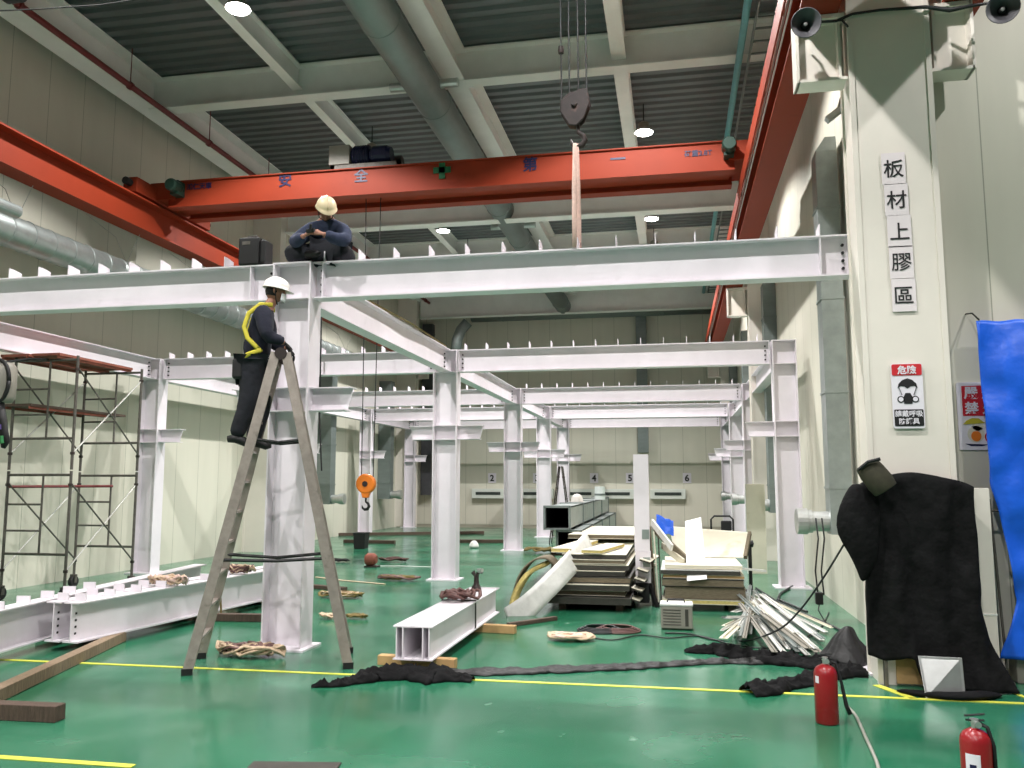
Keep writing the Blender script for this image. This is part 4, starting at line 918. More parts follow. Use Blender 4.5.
# rectangular ducts in two rows on trestles
def rectduct(x0, x1, z0, z1, y0, seg, n, lab):
    t = thing('rectangular_duct', ((x0 + x1) / 2, y0 + seg * n / 2, z0), lab, 'duct'); w_ = .02
    for k in range(n):
        a, b_ = y0 + k * seg, y0 + (k + 1) * seg - .01
        obj('duct_section', MB().box(x0, x1, a, b_, z0, z0 + w_).box(x0, x1, a, b_, z1 - w_, z1).box(x0, x0 + w_, a, b_, z0, z1).box(x1 - w_, x1, a, b_, z0, z1), 'galv', t)
        e = .018
        for yy in (a, b_ - .03): obj('joint_flange', MB().box(x0 - e, x1 + e, yy, yy + .03, z1, z1 + e).box(x0 - e, x1 + e, yy, yy + .03, z0 - e * .5, z0).box(x0 - e, x0, yy, yy + .03, z0, z1).box(x1, x1 + e, yy, yy + .03, z0, z1), 'galv_dull', t)
    i = .022; obj('inside_shade', MB().box(x0 + i, x1 - i, y0 + .08, y0 + seg * n - .1, z0 + i, z0 + i + .005).box(x0 + i, x1 - i, y0 + .08, y0 + seg * n - .1, z1 - i - .005, z1 - i).box(x0 + i, x0 + i + .005, y0 + .08, y0 + seg * n - .1, z0 + i, z1 - i).box(x1 - i - .005, x1 - i, y0 + .08, y0 + seg * n - .1, z0 + i, z1 - i).box(x0 + i, x1 - i, y0 + seg * n - .1, y0 + seg * n - .09, z0 + i, z1 - i), 'duct_shade_black', t)  # black inner faces stand in for the unlit inside of the bare metal duct
xa, xb = U(546, 520, y=15).x, U(571, 520, y=15).x; xc, xd = U(557, 540, y=15).x, U(581, 540, y=15).x
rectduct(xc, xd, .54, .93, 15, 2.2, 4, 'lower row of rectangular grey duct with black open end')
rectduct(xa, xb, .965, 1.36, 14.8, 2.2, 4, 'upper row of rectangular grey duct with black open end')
for yy in (15.6, 19.0, 22.5):
    t = thing('trestle', (xc + .2, yy, 0), 'dark trestle carrying the rectangular ducts, %s from the camera' % {15.6: 'first', 19.0: 'second', 22.5: 'third'}[yy], 'trestle')
    obj('top_bar', MB().box(xa, xd + .05, yy - .05, yy + .05, .45, .528), 'timber_dark', t)
    for xx in (xa + .05, xd): obj('leg', MB().bar((xx - .03, yy - .15, 0), (xx, yy, .46), .04, .04).bar((xx - .03, yy + .15, 0), (xx, yy, .46), .04, .04), 'timber_dark', t)
def helmet_obj(c, lab):
    t = thing('safety_helmet', c, lab, 'helmet'); x, y, z = c
    obj('shell', MB().lathe(c, [(.145, .0), (.125, .02), (.12, .06), (.1, .11), (.06, .15), (0, .165)], 22, cap=False), 'helmet_white', t, smooth=True, solid=.004)
    obj('brim', MB().prism([(x + .17 * math.cos(a), y + .15 * math.sin(a), z + .006) for a in [k * PI / 12 for k in range(24)]], (0, 0, .006)), 'helmet_white', t)
helmet_obj((U(577, 495, y=17.2).x, 17.2, 1.385), 'white safety helmet lying on top of the rectangular ducts')
cz = U(598, 495, y=19)
t = thing('wire_roll', (cz.x, 19.5, 1.385), 'roll of clear film standing on the far end of the ducts', 'roll')
obj('roll', MB().lathe((cz.x, 19.5, 1.385), [(.06, 0), (.12, 0), (.12, .3), (.06, .3)], 18), 'film_clear', t); obj('roll_band', MB().lathe((cz.x, 19.5, 1.385), [(.122, .1), (.126, .1), (.126, .14), (.122, .14)], 18, cap=False), 'galv_dull', t)
# small A-frame ladder far behind
t = thing('small_ladder', (U(560, 500, y=25).x, 25, 0), 'small dark folding ladder standing far behind the rectangular ducts', 'ladder')
lx = U(561, 500, y=25).x
for sd in (-1, 1):
    for k in (-1, 1): obj('rail', MB().bar((lx + sd * .32, 25 + k * .22, 0), (lx + sd * .04, 25 + k * .14, 2.25), .03, .06), 'rust_dark' if sd < 0 else 'scaffold_steel', t)
    for i in range(1, 7): f_ = i / 7; obj('rung', MB().bar((lx + sd * (.32 - .28 * f_), 25 - .2, 2.25 * f_), (lx + sd * (.32 - .28 * f_), 25.2, 2.25 * f_), .04, .03), 'rust_dark', t)
# white upright post between the stacks
t = thing('upright_post', (-.47, 12.75, 0), 'white rectangular steel post standing between the two panel stacks', 'post')
obj('post_upper', MB().box(-.6, -.38, 12.65, 12.85, .78, 2.2), 'white_steel', t); obj('post_lower', MB().box(-.59, -.37, 12.64, 12.86, .33, .775), 'white_steel', t)
obj('label_plate', MB().box(-.49, -.385, 12.642, 12.652, .96, 1.1), 'galv', t); obj('label_plate', MB().box(-.48, -.38, 12.632, 12.642, .56, .7), 'galv', t)
obj('wire_stand', MB().bar((-.66, 12.55, 0), (-.56, 12.7, .35), .05, .05).bar((-.28, 12.55, 0), (-.42, 12.7, .35), .05, .05).bar((-.66, 13.0, 0), (-.56, 12.8, .35), .05, .05).bar((-.28, 13.0, 0), (-.42, 12.8, .35), .05, .05).box(-.56, -.4, 12.6, 12.9, .05, .33), 'black', t)
for k in range(4):
    x = -.34 + k * .035; a = V((x, 12.7 + k * .12, .02)); b_ = V((x - .12 + k * .03, 13.2, 1.15 - k * .06))
    tag(obj('leaning_strip', MB().bar(a, b_, .02, .12), ('panel_dark', 'panel_core', 'cream', 'panel_dark')[k]), 'narrow strip leaning in the gap right of the white post, %s from the left' % ordn[k].replace('lowest', 'first'), 'strip')
# right stack
x0, x1, y0, y1 = -.2, .92, 12.25, 13.7
for x in (-.05, .75): timber('pallet_bearer', (x, y0 + .1), (x, y1 - .1), .1, .098, 0, 'dark timber bearer under the right panel stack, %s one' % ('left' if x < .2 else 'right'), 'timber_dark')
z = .1
for k, (th, sm, cm, d) in enumerate(((.06, 'cream', 'insulation', 0), (.16, 'panel_core', 'panel_core', .03), (.1, 'panel_dark', 'panel_core', 0), (.05, 'cream', 'plywood', .02), (.06, 'strip_white', 'panel_dark', -.02), (.05, 'cream', 'cream', .03))):
    panel(x0 + d, x1 + d * .5 - (.04 if k > 3 else 0), y0 + d, y1, z, th, rnd.uniform(-.015, .015), 'panel in the right stack behind the generator, %s from the floor' % ordn[k], sm, cm, group='panels of the right stack'); z += th + .01
zs = z
pts = [U(669, 527, y=13.9), U(748, 533, y=13.9), U(744, 577, y=13.5), U(676, 572, y=13.5)]; pts = [V((p.x, p.y, max(p.z, zs + .004))) for p in pts]
t = thing('tilted_board', (.3, 13.6, zs), 'large cream panel standing tilted on the right stack', 'panel')
obj('face', MB().prism(pts, (0, .06, .01)), 'cream', t); obj('edge', MB().bar(pts[1] + V((.03, .03, 0)), pts[2] + V((.03, .03, 0)), .05, .07), 'panel_core', t)
pts = [U(685, 522, y=13.05), U(701, 518, y=13.05), U(707, 579, y=12.18), U(687, 581, y=12.18)]; zz = min(p.z for p in pts)
tag(obj('white_sheet', MB().prism(pts, (0, .02, .01)), 'paper_white'), 'bright white sheet leaning against the tilted cream panel', 'sheet')
c = U(665, 520, y=13.7); tag(obj('blue_rag', MB().grid(lambda u, v: V((c.x - .13 + u * .26, 13.45 + .1 * v, c.z - .13 + v * .22 + .05 * nz((u * 3, v * 3, 0)) - .1 * u)), 8, 8), 'blue', solid=.02), 'crumpled blue cloth on top of the leaning strips', 'cloth')
for k, (p, q_, m) in enumerate((((652, 522), (672, 548), 'strip_white'), ((655, 530), (690, 586), 'panel_core'), ((662, 545), (684, 583), 'cream'))):
    a = U(*p, y=13.2); b_ = U(*q_, y=12.6); b_.z = max(b_.z, zs); tag(obj('leaning_strip', MB().bar(a, b_, .03, .1), m), ('pale strip leaning under the blue cloth', 'dark strip sloping down onto the right stack', 'cream strip sloping down beside the white sheet')[k], 'strip')
tag(obj('loose_strip', MB().bar(U(735, 568, y=13.2), U(765, 571, y=13.4), .08, .03), 'strip_white'), 'pale strip jutting right from the right stack', 'strip')
hx0, hx1 = U(711, 520, y=16).x, U(733, 520, y=16).x; hz = U(720, 516, y=16).z
t = thing('hand_cart', ((hx0 + hx1) / 2, 16, 0), 'hand cart with black tube handle behind the right stack', 'cart')
obj('handle', MB().tube([(hx0, 16, .2), (hx0, 16, hz - .06), (hx0 + .06, 16, hz), (hx1 - .06, 16, hz), (hx1, 16, hz - .06), (hx1, 16, .2)], .018, 8), 'black', t)
obj('platform', MB().box(hx0 - .05, hx1 + .05, 15.95, 17.0, .16, .2), 'panel_dark', t, bevel=.01)
for xx in (hx0, hx1):
    for yy in (16.05, 16.85): obj('wheel', MB().cyl((xx - .02, yy, .08), (xx + .02, yy, .08), .08, 14), 'rubber', t)
obj('hung_bag', MB().box(hx1 - .22, hx1 - .03, 15.9, 15.96, hz - .26, hz - .08), 'black', t, bevel=.02)
t = thing('steel_cart_wheel', (1.12, 14.6, 0), 'black stand with knob right of the tilted cream panel', 'stand'); c = U(750, 556, y=14.6)
obj('pole', MB().tube([(c.x, 14.6, 0), (c.x, 14.6, c.z + .2)], .03, 8), 'black', t); obj('knob', MB().lathe((c.x - .05, 14.6, c.z + .2), [(0, 0), (.05, 0), (.06, .1), (0, .12)], 10, (1, 0, 0)), 'black', t); obj('foot', MB().lathe((c.x, 14.6, 0), [(0, 0), (.12, 0), (.1, .03), (0, .03)], 14), 'black', t); t['category'] = 'stand'; t.name = 'floor_stand'
# generator
x0, x1, y0, y1 = U(661, 630, y=10.7).x, U(693, 630, y=10.7).x, 10.7, 10.98
t = thing('power_unit', ((x0 + x1) / 2, 10.84, 0), 'small grey portable power unit with top handle in front of the right stack', 'power unit')
obj('casing', MB().box(x0, x1, y0, y1, .015, .30), 'generator_grey', t, bevel=.015); obj('lid', MB().box(x0 - .008, x1 + .008, y0 - .008, y1 + .008, .285, .315), 'strip_white', t, bevel=.01)
obj('handle', MB().tube([(x0 + .08, 10.84, .31), (x0 + .09, 10.84, .345), (x1 - .1, 10.84, .345), (x1 - .09, 10.84, .31)], .012, 8), 'black', t)
mb = MB()
for k in range(6): mb.box(x0 + .03, x1 - .14, y0 - .006, y0 + .002, .06 + k * .035, .068 + k * .035)
obj('vent_slat', mb, 'panel_dark', t); obj('control_strip', MB().box(x1 - .09, x1 - .05, y0 - .006, y0 + .002, .05, .25), 'panel_dark', t)
# pile of thin white strips
base = [((745, 592), (812, 650)), ((750, 596), (800, 652)), ((742, 600), (790, 648)), ((756, 594), (822, 640)), ((748, 606), (780, 650)), ((754, 602), (808, 655)), ((760, 598), (826, 632)), ((740, 594), (776, 640)),
        ((725, 626), (756, 612)), ((728, 634), (752, 606)), ((738, 640), (756, 604)), ((745, 630), (760, 600)), ((750, 634), (754, 590)), ((722, 618), (764, 620)), ((752, 612), (786, 655)), ((757, 608), (795, 640)), ((764, 604), (806, 640)), ((770, 610), (816, 648)), ((734, 612), (772, 602)), ((768, 600), (832, 628))]
R = random.Random(5)
base += [((p[0] + R.uniform(-8, 8), p[1] + R.uniform(-5, 5)), (q_[0] + R.uniform(-12, 12), q_[1] + R.uniform(-8, 3))) for p, q_ in base[:18]]
for k, (p, q_) in enumerate(base):
    h = .015 + k * .007; a = G(*p, h + (.0 if k % 3 else .05)); b_ = G(*q_, h * .6)
    side = ('toward the black heap' if q_[1] > 645 else 'toward the wall' if q_[0] > 800 else 'toward the power unit' if p[0] < 740 else 'into the middle')
    w_ = R.choice((.04, .06, .09))
    tag(obj('metal_strip', MB().bar(a, b_, w_, .006).bar(a + V((0, 0, .012)), b_ + V((0, 0, .012)), .006, .02), R.choice(('strip_white', 'strip_white', 'galv', 'generator_grey', 'cream'))), 'thin white strip in the loose floor pile, pointing ' + side, 'metal strip', 'loose strips pointing ' + side)
t = gp(733, 637); tag(obj('paper_cup', MB().lathe((t[0], t[1], .03), [(0, 0), (.03, 0), (.04, .1), (0, .1)], 12, (.9, .2, .15)), 'paper_white'), 'small white cup lying by the strip pile', 'cup')

# ============================================================ BY THE RIGHT WALL
a = U(746, 583, z=0); yb = 15.2
xs0, xs1 = 1.62, 1.8
t = thing('door_leaf', (1.8, 17.6, 0), 'cream board standing upright near the right wall, beside the second column', 'board')
pa = U(746, 500, y=17.4); pb = U(765, 500, y=17.4); zt_ = U(755, 484, y=17.4).z
obj('board', MB().box(pa.x, pb.x, 17.4, 17.46, .0, zt_), 'cream', t, bevel=.004); obj('board_edge', MB().box(pa.x - .012, pa.x, 17.39, 17.47, .0, zt_), 'strip_white', t)
tag(obj('hanging_cable', MB().tube([(2.2, 15.9, 2.6), (2.18, 15.9, 1.7), (2.16, 15.9, .6), (2.14, 15.8, .05), (1.9, 15.2, .02), (1.62, 14.3, .02), (1.5, 13.6, .02), (1.75, 12.4, .02)], .018, 6), 'cable'), 'black cable hanging down the right wall and trailing over the floor', 'cable')
pn = U(820, 528, y=11.7)
for k, (px, py) in enumerate(((816, 530), (822, 530))):
    q0 = U(px, py, y=11.5); q1 = U(px + 2, 595, y=11.4)
    tag(obj('hanging_cable', MB().tube([(q0.x, 11.48, q0.z + .15), (q0.x, 11.35, q0.z - .1), (q1.x - .02, 11.4, q1.z + .3), (q1.x, 11.4, q1.z)], .01, 6), 'cable'), 'thin cable dangling from the silver nozzle beside the big column, %s' % ('left one', 'right one')[k], 'cable')
q1 = U(819, 597, y=11.4); t = thing('cable_box', (q1.x, 11.4, q1.z - .08), 'small black box hanging on the thin cables below the silver nozzle', 'switch box')
obj('box_body', MB().box(q1.x - .045, q1.x + .045, 11.35, 11.45, q1.z - .09, q1.z + .06), 'black', t, bevel=.01); obj('lead', MB().tube([(q1.x, 11.4, q1.z - .09), (q1.x - .03, 11.3, .2), (q1.x + .05, 11.1, .02)], .008, 6), 'cable', t)
def ground_cable(name, pxs, r, lab, m='cable', z=.012):
    P = [V(p) if len(p) == 3 else G(p[0], p[1], z) for p in pxs]; pts = []
    n = len(P) - 1
    for i in range(n):
        p0, p1, p2, p3 = P[max(i - 1, 0)], P[i], P[i + 1], P[min(i + 2, n)]
        for j in range(6):
            f_ = j / 6; pts.append(.5 * ((2 * p1) + (p2 - p0) * f_ + (2 * p0 - 5 * p1 + 4 * p2 - p3) * f_ * f_ + (3 * p1 - p0 - 3 * p2 + p3) * f_ ** 3))
    pts.append(P[-1]); return tag(obj(name, MB().tube(pts, r, 6), m, smooth=True), lab, 'cable')
e0 = U(846, 541, y=8.2)
ground_cable('power_cable', [tuple(e0), tuple(U(822, 580, y=8.8)), tuple(U(800, 610, y=9.0)), tuple(U(778, 630, y=9.2)), (745, 641), (715, 640), (690, 634), (665, 633)], .01, 'black cable looping from the black cover down to the floor')
ground_cable('power_cable', [(756, 588), (778, 602), (800, 612), (832, 626), (846, 634)], .016, 'black cable on the floor running into the black heap')
ground_cable('power_cable', [(585, 636), (612, 640), (640, 635), (668, 638), (700, 636), (730, 644), (768, 648), (800, 640), (820, 628), (829, 612)], .008, 'black cable on the floor in front of the power unit')
for k, px in enumerate((600, 618)):
    c = G(px, 631); mb = MB()
    for j in range(4): mb.tube([(c.x + (.27 - j * .03) * math.cos(a), c.y + (.27 - j * .03) * math.sin(a) * .9, .012 + j * .012) for a in [i * PI / 12 for i in range(25)]], .011, 6)
    tag(obj('cable_coil', mb, 'cable' if k == 0 else 'chain_brown', smooth=True), 'flat %s cable coil on the floor before the white post, %s' % (('black', 'left one') if k == 0 else ('brown', 'right one')), 'cable')

# ============================================================ BLACK SHEETING ON THE FLOOR
def lumpy(name, pts, r, m, lab, seed, flat=.35, cat='sheeting', amp=.35, ridge=1):
    """crumpled sheeting along a path: ragged edges, sharp fold ridges, lying on the floor"""
    P = [V(p) for p in pts]; n = len(P) - 1; L = [(P[i + 1] - P[i]).length for i in range(n)]; T = sum(L)
    nu = max(60, int(T / .025)); nv = 26
    def at(u):
        d = u * T
        for i in range(n):
            if d <= L[i] or i == n - 1:
                f_ = min(1, d / L[i]); return P[i].lerp(P[i + 1], f_), r[i] * (1 - f_) + r[i + 1] * f_, (P[i + 1] - P[i]).normalized()
            d -= L[i]
    def rid(x, y, k, sd): return 1 - abs(nz((x, y, 0), k, sd)) * 2.4
    def fn(u, v):
        c, w_, d = at(u); s_ = V((-d.y, d.x, 0)).normalized(); vv = v * 2 - 1
        sidek = 3 if vv > 0 else 9
        w_ = w_ * (1 + .45 * nz((c.x, c.y, 0), 4, seed + sidek) + .3 * nz((c.x, c.y, 0), 13, seed + sidek))
        p = c + s_ * (vv * w_ + .05 * nz((c.x, c.y, 0), 2.5, seed)); p.x += .03 * nz(p, 9, seed)
        e = max(0, 1 - vv * vv) ** .5
        h = w_ * flat * .55 + ridge * .045 * max(0, rid(p.x, p.y * 1.6, 5, seed)) ** 2 + ridge * .03 * max(0, rid(p.x * .8, p.y, 11, seed + 5)) ** 2
        return V((p.x, p.y, .003 + e * h * (1 + amp * nz((p.x, p.y, 3), 6, seed)) + .006 * abs(nz((p.x, p.y, 0), 30, seed))))
    return tag(obj(name, MB().grid(fn, nu, nv), m, smooth=True, solid=.004), lab, cat)
P_ = lambda px, py, z=.03: tuple(G(px, py, z))
lumpy('black_sheeting', [P_(312, 684), P_(345, 681, .04), P_(375, 672, .06), P_(400, 668, .07), P_(440, 670, .07), P_(474, 677, .04)], [.02, .07, .16, .22, .2, .05], 'black_cloth', 'crumpled black sheeting lying in front of the twin beam', 2)
lumpy('black_sheeting', [P_(445, 669, .04), P_(520, 668, .04), P_(600, 665, .04), P_(660, 662, .04), P_(720, 657, .05), P_(770, 657, .05)], [.1, .12, .11, .09, .1, .12], 'black_film', 'long narrow strip of black film stretched across the floor', 3, amp=.25, ridge=.35)
lumpy('black_sheeting', [P_(685, 650, .02), P_(712, 647, .05), P_(745, 650, .07), P_(790, 654, .08), P_(835, 660, .08)], [.03, .16, .2, .22, .2], 'black_cloth', 'crumpled black sheeting heap below the strip pile', 4)
lumpy('black_sheeting', [P_(748, 688, .05), P_(765, 684, .07), P_(790, 680, .06), P_(820, 672, .07), P_(850, 664, .08)], [.13, .16, .1, .15, .16], 'black_cloth', 'rolled end of black sheeting crossing the yellow line', 5, flat=.5)
hp_ = G(846, 664); b = MB(); b.lathe((hp_.x + .02, hp_.y, 0), [(.3, 0), (.26, .05), (.18, .15), (.12, .25), (.06, .34), (.02, .37)], 40)
for v in b.b.verts:
    a = math.atan2(v.co.y - hp_.y, v.co.x - hp_.x - .02); k = nz(v.co, 6, 8) * .06; q_ = 1 + .16 * math.sin(a * 7 + 2 * math.sin(a * 2)); v.co.x = hp_.x + .02 + (v.co.x - hp_.x - .02) * q_ + k; v.co.y = hp_.y + (v.co.y - hp_.y) * q_ * .7; v.co.z = max(v.co.z, .002)
tag(obj('black_heap', b, 'black_film', smooth=True, sub=1), 'peaked heap of black film against the foot of the big column', 'sheeting')

# ============================================================ COVERED RACK BY THE COLUMN
rk = thing('covered_rack', (2.1, 8.0, 0), 'tall rack under a black cloth in front of the big column', 'rack')
mb = MB()
for xx in (1.8, 2.42):
    for yy in (8.15, 8.2): mb.box(xx - .012, xx + .012, yy - .012, yy + .012, 0, 1.68)
for z in (.6, 1.15, 1.66): mb.box(1.8, 2.42, 8.14, 8.21, z, z + .02)
obj('rack_frame', mb, 'scaffold_steel', rk)
def cloth(u, v):
    # u around the front from left-back to right-back, v from the top centre line down
    ang = PI * (1 - u); cxm, hw, hd = 2.13, .47, .1
    cs, sn = math.cos(ang), math.sin(ang)
    sx_ = math.copysign(abs(cs) ** .6, cs); sy_ = -abs(sn) ** .4
    if v < .15:
        k = v / .15; z = 1.83 - .05 * k ** 2; g = .3 + .7 * k ** .5; x = cxm + sx_ * hw * g
        z += .05 * math.exp(-((x - 2.08) / .22) ** 2) - .03 * max(0, x - 2.3) / .3
    else:
        k = (v - .15) / .85; x = cxm + sx_ * hw; top = 1.78 + .05 * math.exp(-((x - 2.08) / .22) ** 2) - .03 * max(0, x - 2.3) / .3
        hem = .25 + .02 * math.sin(x * 20) if x < 2.02 else max(.012, .25 - (x - 2.02) * 6); z = top - (top - hem) * k; g = 1
    yv = 8.18 + sy_ * hd * g
    low = max(0, 1 - z / .75) ** 1.6
    if x > 2.0: x += low * .25 * (x - 2.0) / .6; yv -= low * .05
    f_ = .018 + .018 * (1 - min(z / 1.7, 1))
    yv += f_ * math.sin(x * 21 + 1.5 * math.sin(z * 2.3) + .8) * min(1, v * 5) + .05 * nz((x * 1.6, yv, z * .5), 3.2, 2) + .02 * nz((x * 2, 0, z), 6, 7)
    x += .012 * nz((x, 0, z), 4, 6)
    return V((x, min(yv, 8.21), max(z, .008 + .01 * abs(nz((x, yv, 0), 9)))))
obj('black_cover', MB().grid(cloth, 90, 60), 'black_cloth', rk, smooth=True, solid=.006)
# bulging fold at the left of the cover
b = MB(); b.lathe((1.63, 8.08, 0), [(.02, .93), (.07, 1.0), (.12, 1.15), (.16, 1.35), (.17, 1.5), (.14, 1.65), (.1, 1.74), (.03, 1.78)], 26)
for v in b.b.verts:
    k = nz(v.co, 5, 3) * .07 + nz(v.co, 14, 3) * .02; v.co += V((k, -abs(k), k * .5)); v.co.y = 8.08 + (v.co.y - 8.08) * .7
    v.co.x += .1 * max(0, 1.3 - v.co.z) - .02
obj('cover_fold', b, 'black_cloth', rk, smooth=True, sub=1)
b = MB(); fp = [P_(895, 689, .02), P_(930, 695, .03), P_(960, 697, .03), P_(985, 694, .04), P_(1003, 695, .015)]
b.tube(fp, [.04, .08, .08, .1, .02], 14, flat=.35)
for v in b.b.verts: k = nz(v.co, 9, 3) * .03; v.co += V((k, k, k * .5)); v.co.z = max(.002, v.co.z)
obj('cover_hem', b, 'black_cloth', rk, smooth=True, sub=1)
c = U(876, 478, y=7.95); b = MB(); b.tube([U(866, 464, y=7.97), U(872, 472, y=7.95), U(880, 482, y=7.95), U(886, 490, y=7.95)], [.1, .115, .12, .11], 18, flat=.7, up=(0, -1, 0))
t = thing('olive_pouch', tuple(U(880, 492, y=7.95)), 'dark olive canvas pouch slumped on top of the black cover', 'bag')
obj('pouch_body', b, 'olive_bag', t, smooth=True, bevel=.01); obj('pouch_strap', MB().tube([U(858, 470, y=7.9), U(868, 462, y=7.87), U(880, 459, y=7.88)], .016, 6), 'black', t)
# polished metal sheet leaning at the foot
pb0, pb1 = G(926, 699), G(966, 698); pt0 = U(918, 656, y=pb0.y + .14); pt1 = U(962, 658, y=pb0.y + .14)
o = obj('metal_sheet', MB().prism([pb0 + V((0, 0, .003)), pb1 + V((0, 0, .003)), pt1, pt0], (0, .006, .002)), 'silver', bevel=.002)
tag(o, 'polished metal sheet leaning at the foot of the black cover', 'sheet')
# white panel and pole right of the cover
t = thing('side_panel', (2.72, 8.3, 0), 'narrow white panel standing right of the black cover', 'panel')
obj('board', MB().box(2.53, 2.78, 8.3, 8.38, 0, 1.74), 'white_paint', t, bevel=.004); obj('board_joint', MB().box(2.525, 2.785, 8.295, 8.385, .62, .635), 'roof_white', t)
t = thing('pole_stand', (2.9, 8.5, 0), 'thin dark pole with crosspiece under the blue tarp edge', 'pole')
zq = U(990, 510, y=8.5); obj('pole', MB().tube([(zq.x + .06, 8.5, 0), (zq.x, 8.5, zq.z + .1)], .012, 6), 'scaffold_steel', t); obj('crosspiece', MB().tube([(zq.x - .07, 8.5, zq.z), (zq.x + .1, 8.5, zq.z - .01)], .012, 6), 'scaffold_steel', t); obj('pole_foot', MB().lathe((zq.x + .06, 8.5, 0), [(0, 0), (.06, 0), (.05, .02), (0, .02)], 12), 'scaffold_steel', t)
# blue tarp
edge = [(321, 976), (345, 978), (400, 983), (484, 990), (509, 998), (546, 1006), (576, 1011), (601, 1018), (625, 1011), (648, 1003), (659, 1001)]
def tarp(u, v):
    py = 321 + v * 338
    for (a, b_), (c, d) in zip(edge, edge[1:]):
        if a <= py <= c: ex = b_ + (d - b_) * (py - a) / (c - a); break
    else: ex = edge[-1][1]
    p = U(ex, py, y=8.42); x = p.x + u * (4.6 - p.x)
    yv = 8.42 + .02 * math.sin(x * 7 + v * 6) + .06 * nz((x, 0, p.z), 1.8, 2) + .03 * nz((x, 0, p.z), 5, 4) + .03 * math.sin((x + p.z) * 9) * v
    return V((x, min(yv, 8.6), p.z + (.006 * math.sin(u * 40) if v < .02 else 0)))
tp = thing('blue_tarp', (3.6, 8.42, .25), 'large blue tarp hanging at the right picture edge', 'tarp')
obj('sheet', MB().grid(tarp, 60, 80), 'blue_tarp', tp, smooth=True, solid=.004)
mb = MB()
for x in (2.82, 3.4, 4.0, 4.55): mb.tube([(x, 8.4, 3.3), (x + .01, 8.6, 3.4), (x, 8.74, 3.42)], .008, 6)
obj('tie_rope', mb, 'black', tp)
tag(obj('metal_crate', MB().box(2.98, 3.3, 8.5, 8.7, 0, .26), 'generator_grey', bevel=.01), 'grey box on the floor under the blue tarp', 'box')

# ============================================================ EXTINGUISHERS
def extinguisher(x, y, k, lab, hose_side, lbl):
    t = thing('fire_extinguisher', (x, y, 0), lab, 'fire extinguisher')
    r = .085 * k; h = .36 * k
    obj('cylinder', MB().lathe((x, y, 0), [(r * .92, 0), (r, .012), (r, h), (r * .93, h + .025), (r * .75, h + .048), (r * .4, h + .065), (.02, h + .072)], 32), 'ext_red', t, smooth=False)
    for p in t.children[0].data.polygons: p.use_smooth = len(p.vertices) == 4
    v = obj('valve', MB().lathe((x, y, h + .07), [(.018, 0), (.018, .03), (.024, .03), (.024, .05), (0, .05)], 14), 'silver', t)
    obj('lever', MB().bar((x - .05, y, h + .135), (x + .055, y - .01, h + .15), .02, .008).bar((x - .045, y, h + .112), (x + .05, y - .01, h + .115), .022, .008), 'black', t, bevel=.002)
    obj('gauge', MB().lathe((x + .01, y - .025, h + .095), [(0, 0), (.018, 0), (.018, .012), (0, .012)], 14, (0, -1, 0)), 'silver', t)
    if hose_side: obj('hose', MB().tube([(x + .02, y, h + .1), (x + .075, y - .01, h + .08), (x + .11, y - .02, h - .06), (x + .135, y - .03, h - .22), (x + .16, y - .03, h - .28)], [.011, .011, .011, .015, .018], 8), 'black', t, smooth=True)
    else: obj('hose', MB().tube([(x + .02, y, h + .1), (x + .06, y - .02, h + .08), (x + .085, y - .03, h - .02), (x + .088, y - .03, h - .2)], .011, 8), 'black', t, smooth=True)
    rr = r + .001
    if lbl: 
        obj('label', MB().grid(lambda u, v_: V((x + rr * math.sin(-1.0 + u * .95), y - rr * math.cos(-1.0 + u * .95), .09 + v_ * .2)), 10, 2), 'sign_white', t, solid=.0015)
        obj('label_mark', MB().grid(lambda u, v_: V((x + (rr + .002) * math.sin(-.72 + u * .4), y - (rr + .002) * math.cos(-.72 + u * .4), .18 + v_ * .055)), 6, 2), 'letter_blue', t, solid=.0015)
    else: obj('label_mark', MB().grid(lambda u, v_: V((x + rr * math.sin(-1.15 + u * .4), y - rr * math.cos(-1.15 + u * .4), h - .06 + v_ * .05)), 6, 2), 'sign_white', t, solid=.0015)
extinguisher(1.085, 6.88, 1.0, 'red fire extinguisher standing beside the rolled black sheeting', True, False)
c = U(975, 735, y=5.35); extinguisher(c.x, 5.35, .96, 'red fire extinguisher with white label at the lower right corner', False, True)
ground_cable('grey_cable', [tuple(U(842, 688, y=6.9)), (847, 705), (856, 716), (866, 738), (876, 760), (880, 775)], .012, 'pale grey cable snaking from the left extinguisher to the picture bottom', 'cable_grey')

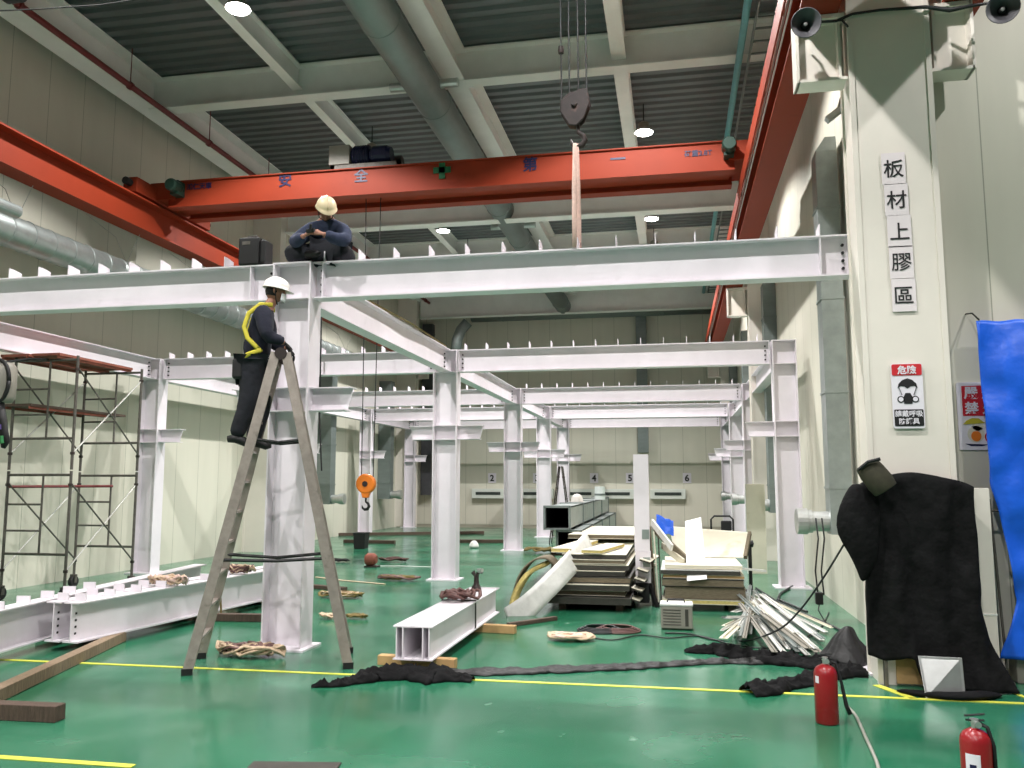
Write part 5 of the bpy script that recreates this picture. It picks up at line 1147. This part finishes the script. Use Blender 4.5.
# ============================================================ SPEAKERS, FLOODLIGHT, WIRES
for k, (px, py, lab) in enumerate(((806, 23, 'grey horn loudspeaker on the left bracket of the big column'), (1003, 8, 'grey horn loudspeaker at the top right corner'))):
    c = U(px, py, y=7.9); t = thing('horn_speaker', tuple(c), lab, 'loudspeaker')
    ax = V((-.05 if k == 0 else -.3, -1, -.25)).normalized()
    obj('horn', MB().lathe(c - ax * .16, [(.03, -.06), (.05, -.05), (.05, 0), (.06, .06), (.09, .12), (.135, .17), (.14, .175), (.13, .17), (.07, .1), (.04, .06)], 26, ax, cap=False), 'speaker_grey', t, smooth=True)
    obj('driver', MB().lathe(c - ax * .16, [(0, -.09), (.055, -.09), (.055, .0), (.035, .02), (.03, .1), (.02, .12), (0, .12)], 18, ax), 'rubber', t); obj('horn_cap', MB().lathe(c - ax * .04, [(0, 0), (.018, 0), (.015, .01), (0, .012)], 12, ax), 'silver', t)
    obj('mount', MB().tube([c - ax * .15 + V((0, 0, .04)), c - ax * .22 + V((0, .02, .12)), V((c.x + .02, 8.26, c.z + .14))], .012, 6), 'scaffold_steel', t)
pts = [U(818, 22, y=8.05), U(836, 21, y=8.15), U(852, 14, y=8.2), U(880, 10, y=8.2), U(925, 7, y=8.2), U(950, 10, y=8.1), U(970, 6, y=8.05), U(990, 3, y=8.0)]
tag(obj('speaker_wire', MB().tube(pts, [.014] * 4 + [.018, .024, .018, .012], 8), 'cable', smooth=True), 'black wire strung across the top of the big column between the speakers', 'wire')
tag(obj('speaker_wire', MB().tube([U(832, 21, y=8.14), U(842, 20, y=8.2), U(848, 27, y=8.235)], .012, 6), 'cable'), 'short black wire end dangling beside the left speaker', 'wire')
c = U(836, 108, y=9.6); t = thing('flood_light', tuple(c), 'small silver floodlight clamped beside the big column under the bracket', 'lamp')
obj('lamp_housing', MB().obox(c + V((-.03, 0, -.08)), (.8, 0, .6), (0, 1, 0), (-.6, 0, .8), .1, .05, .035), 'silver', t, bevel=.01); obj('lamp_arm', MB().tube([c + V((.02, 0, -.05)), c + V((.06, 0, .1)), c + V((.1, 0, .16)), V((1.8, 9.0, c.z + .3)), V((1.85, 8.66, c.z + .3))], .02, 8), 'silver', t)
tag(obj('overhead_wire', MB().tube([U(-30, 12, y=7), U(40, 9, y=7), U(100, 5, y=7.1), U(160, -4, y=7.2)], .007, 6), 'cable'), 'thin black wire crossing the top left corner', 'wire')
c = U(14, -6, y=7.1); t = thing('ceiling_fan_box', tuple(c), 'dark round fitting at the top left corner', 'fitting'); obj('fitting_body', MB().lathe(c + V((-.12, 0, 0)), [(0, 0), (.07, 0), (.09, .03), (.09, .2), (.06, .26), (0, .26)], 18, (1, 0, 0)), 'black', t); obj('fitting_rod', MB().cyl(c, (c.x, c.y, ZC), .012, 6), 'black', t)
S.view_settings.view_transform = 'Standard'; S.view_settings.look = 'None'; S.view_settings.gamma = 1; S.view_settings.use_curve_mapping = False
S.view_settings.exposure = 0.0
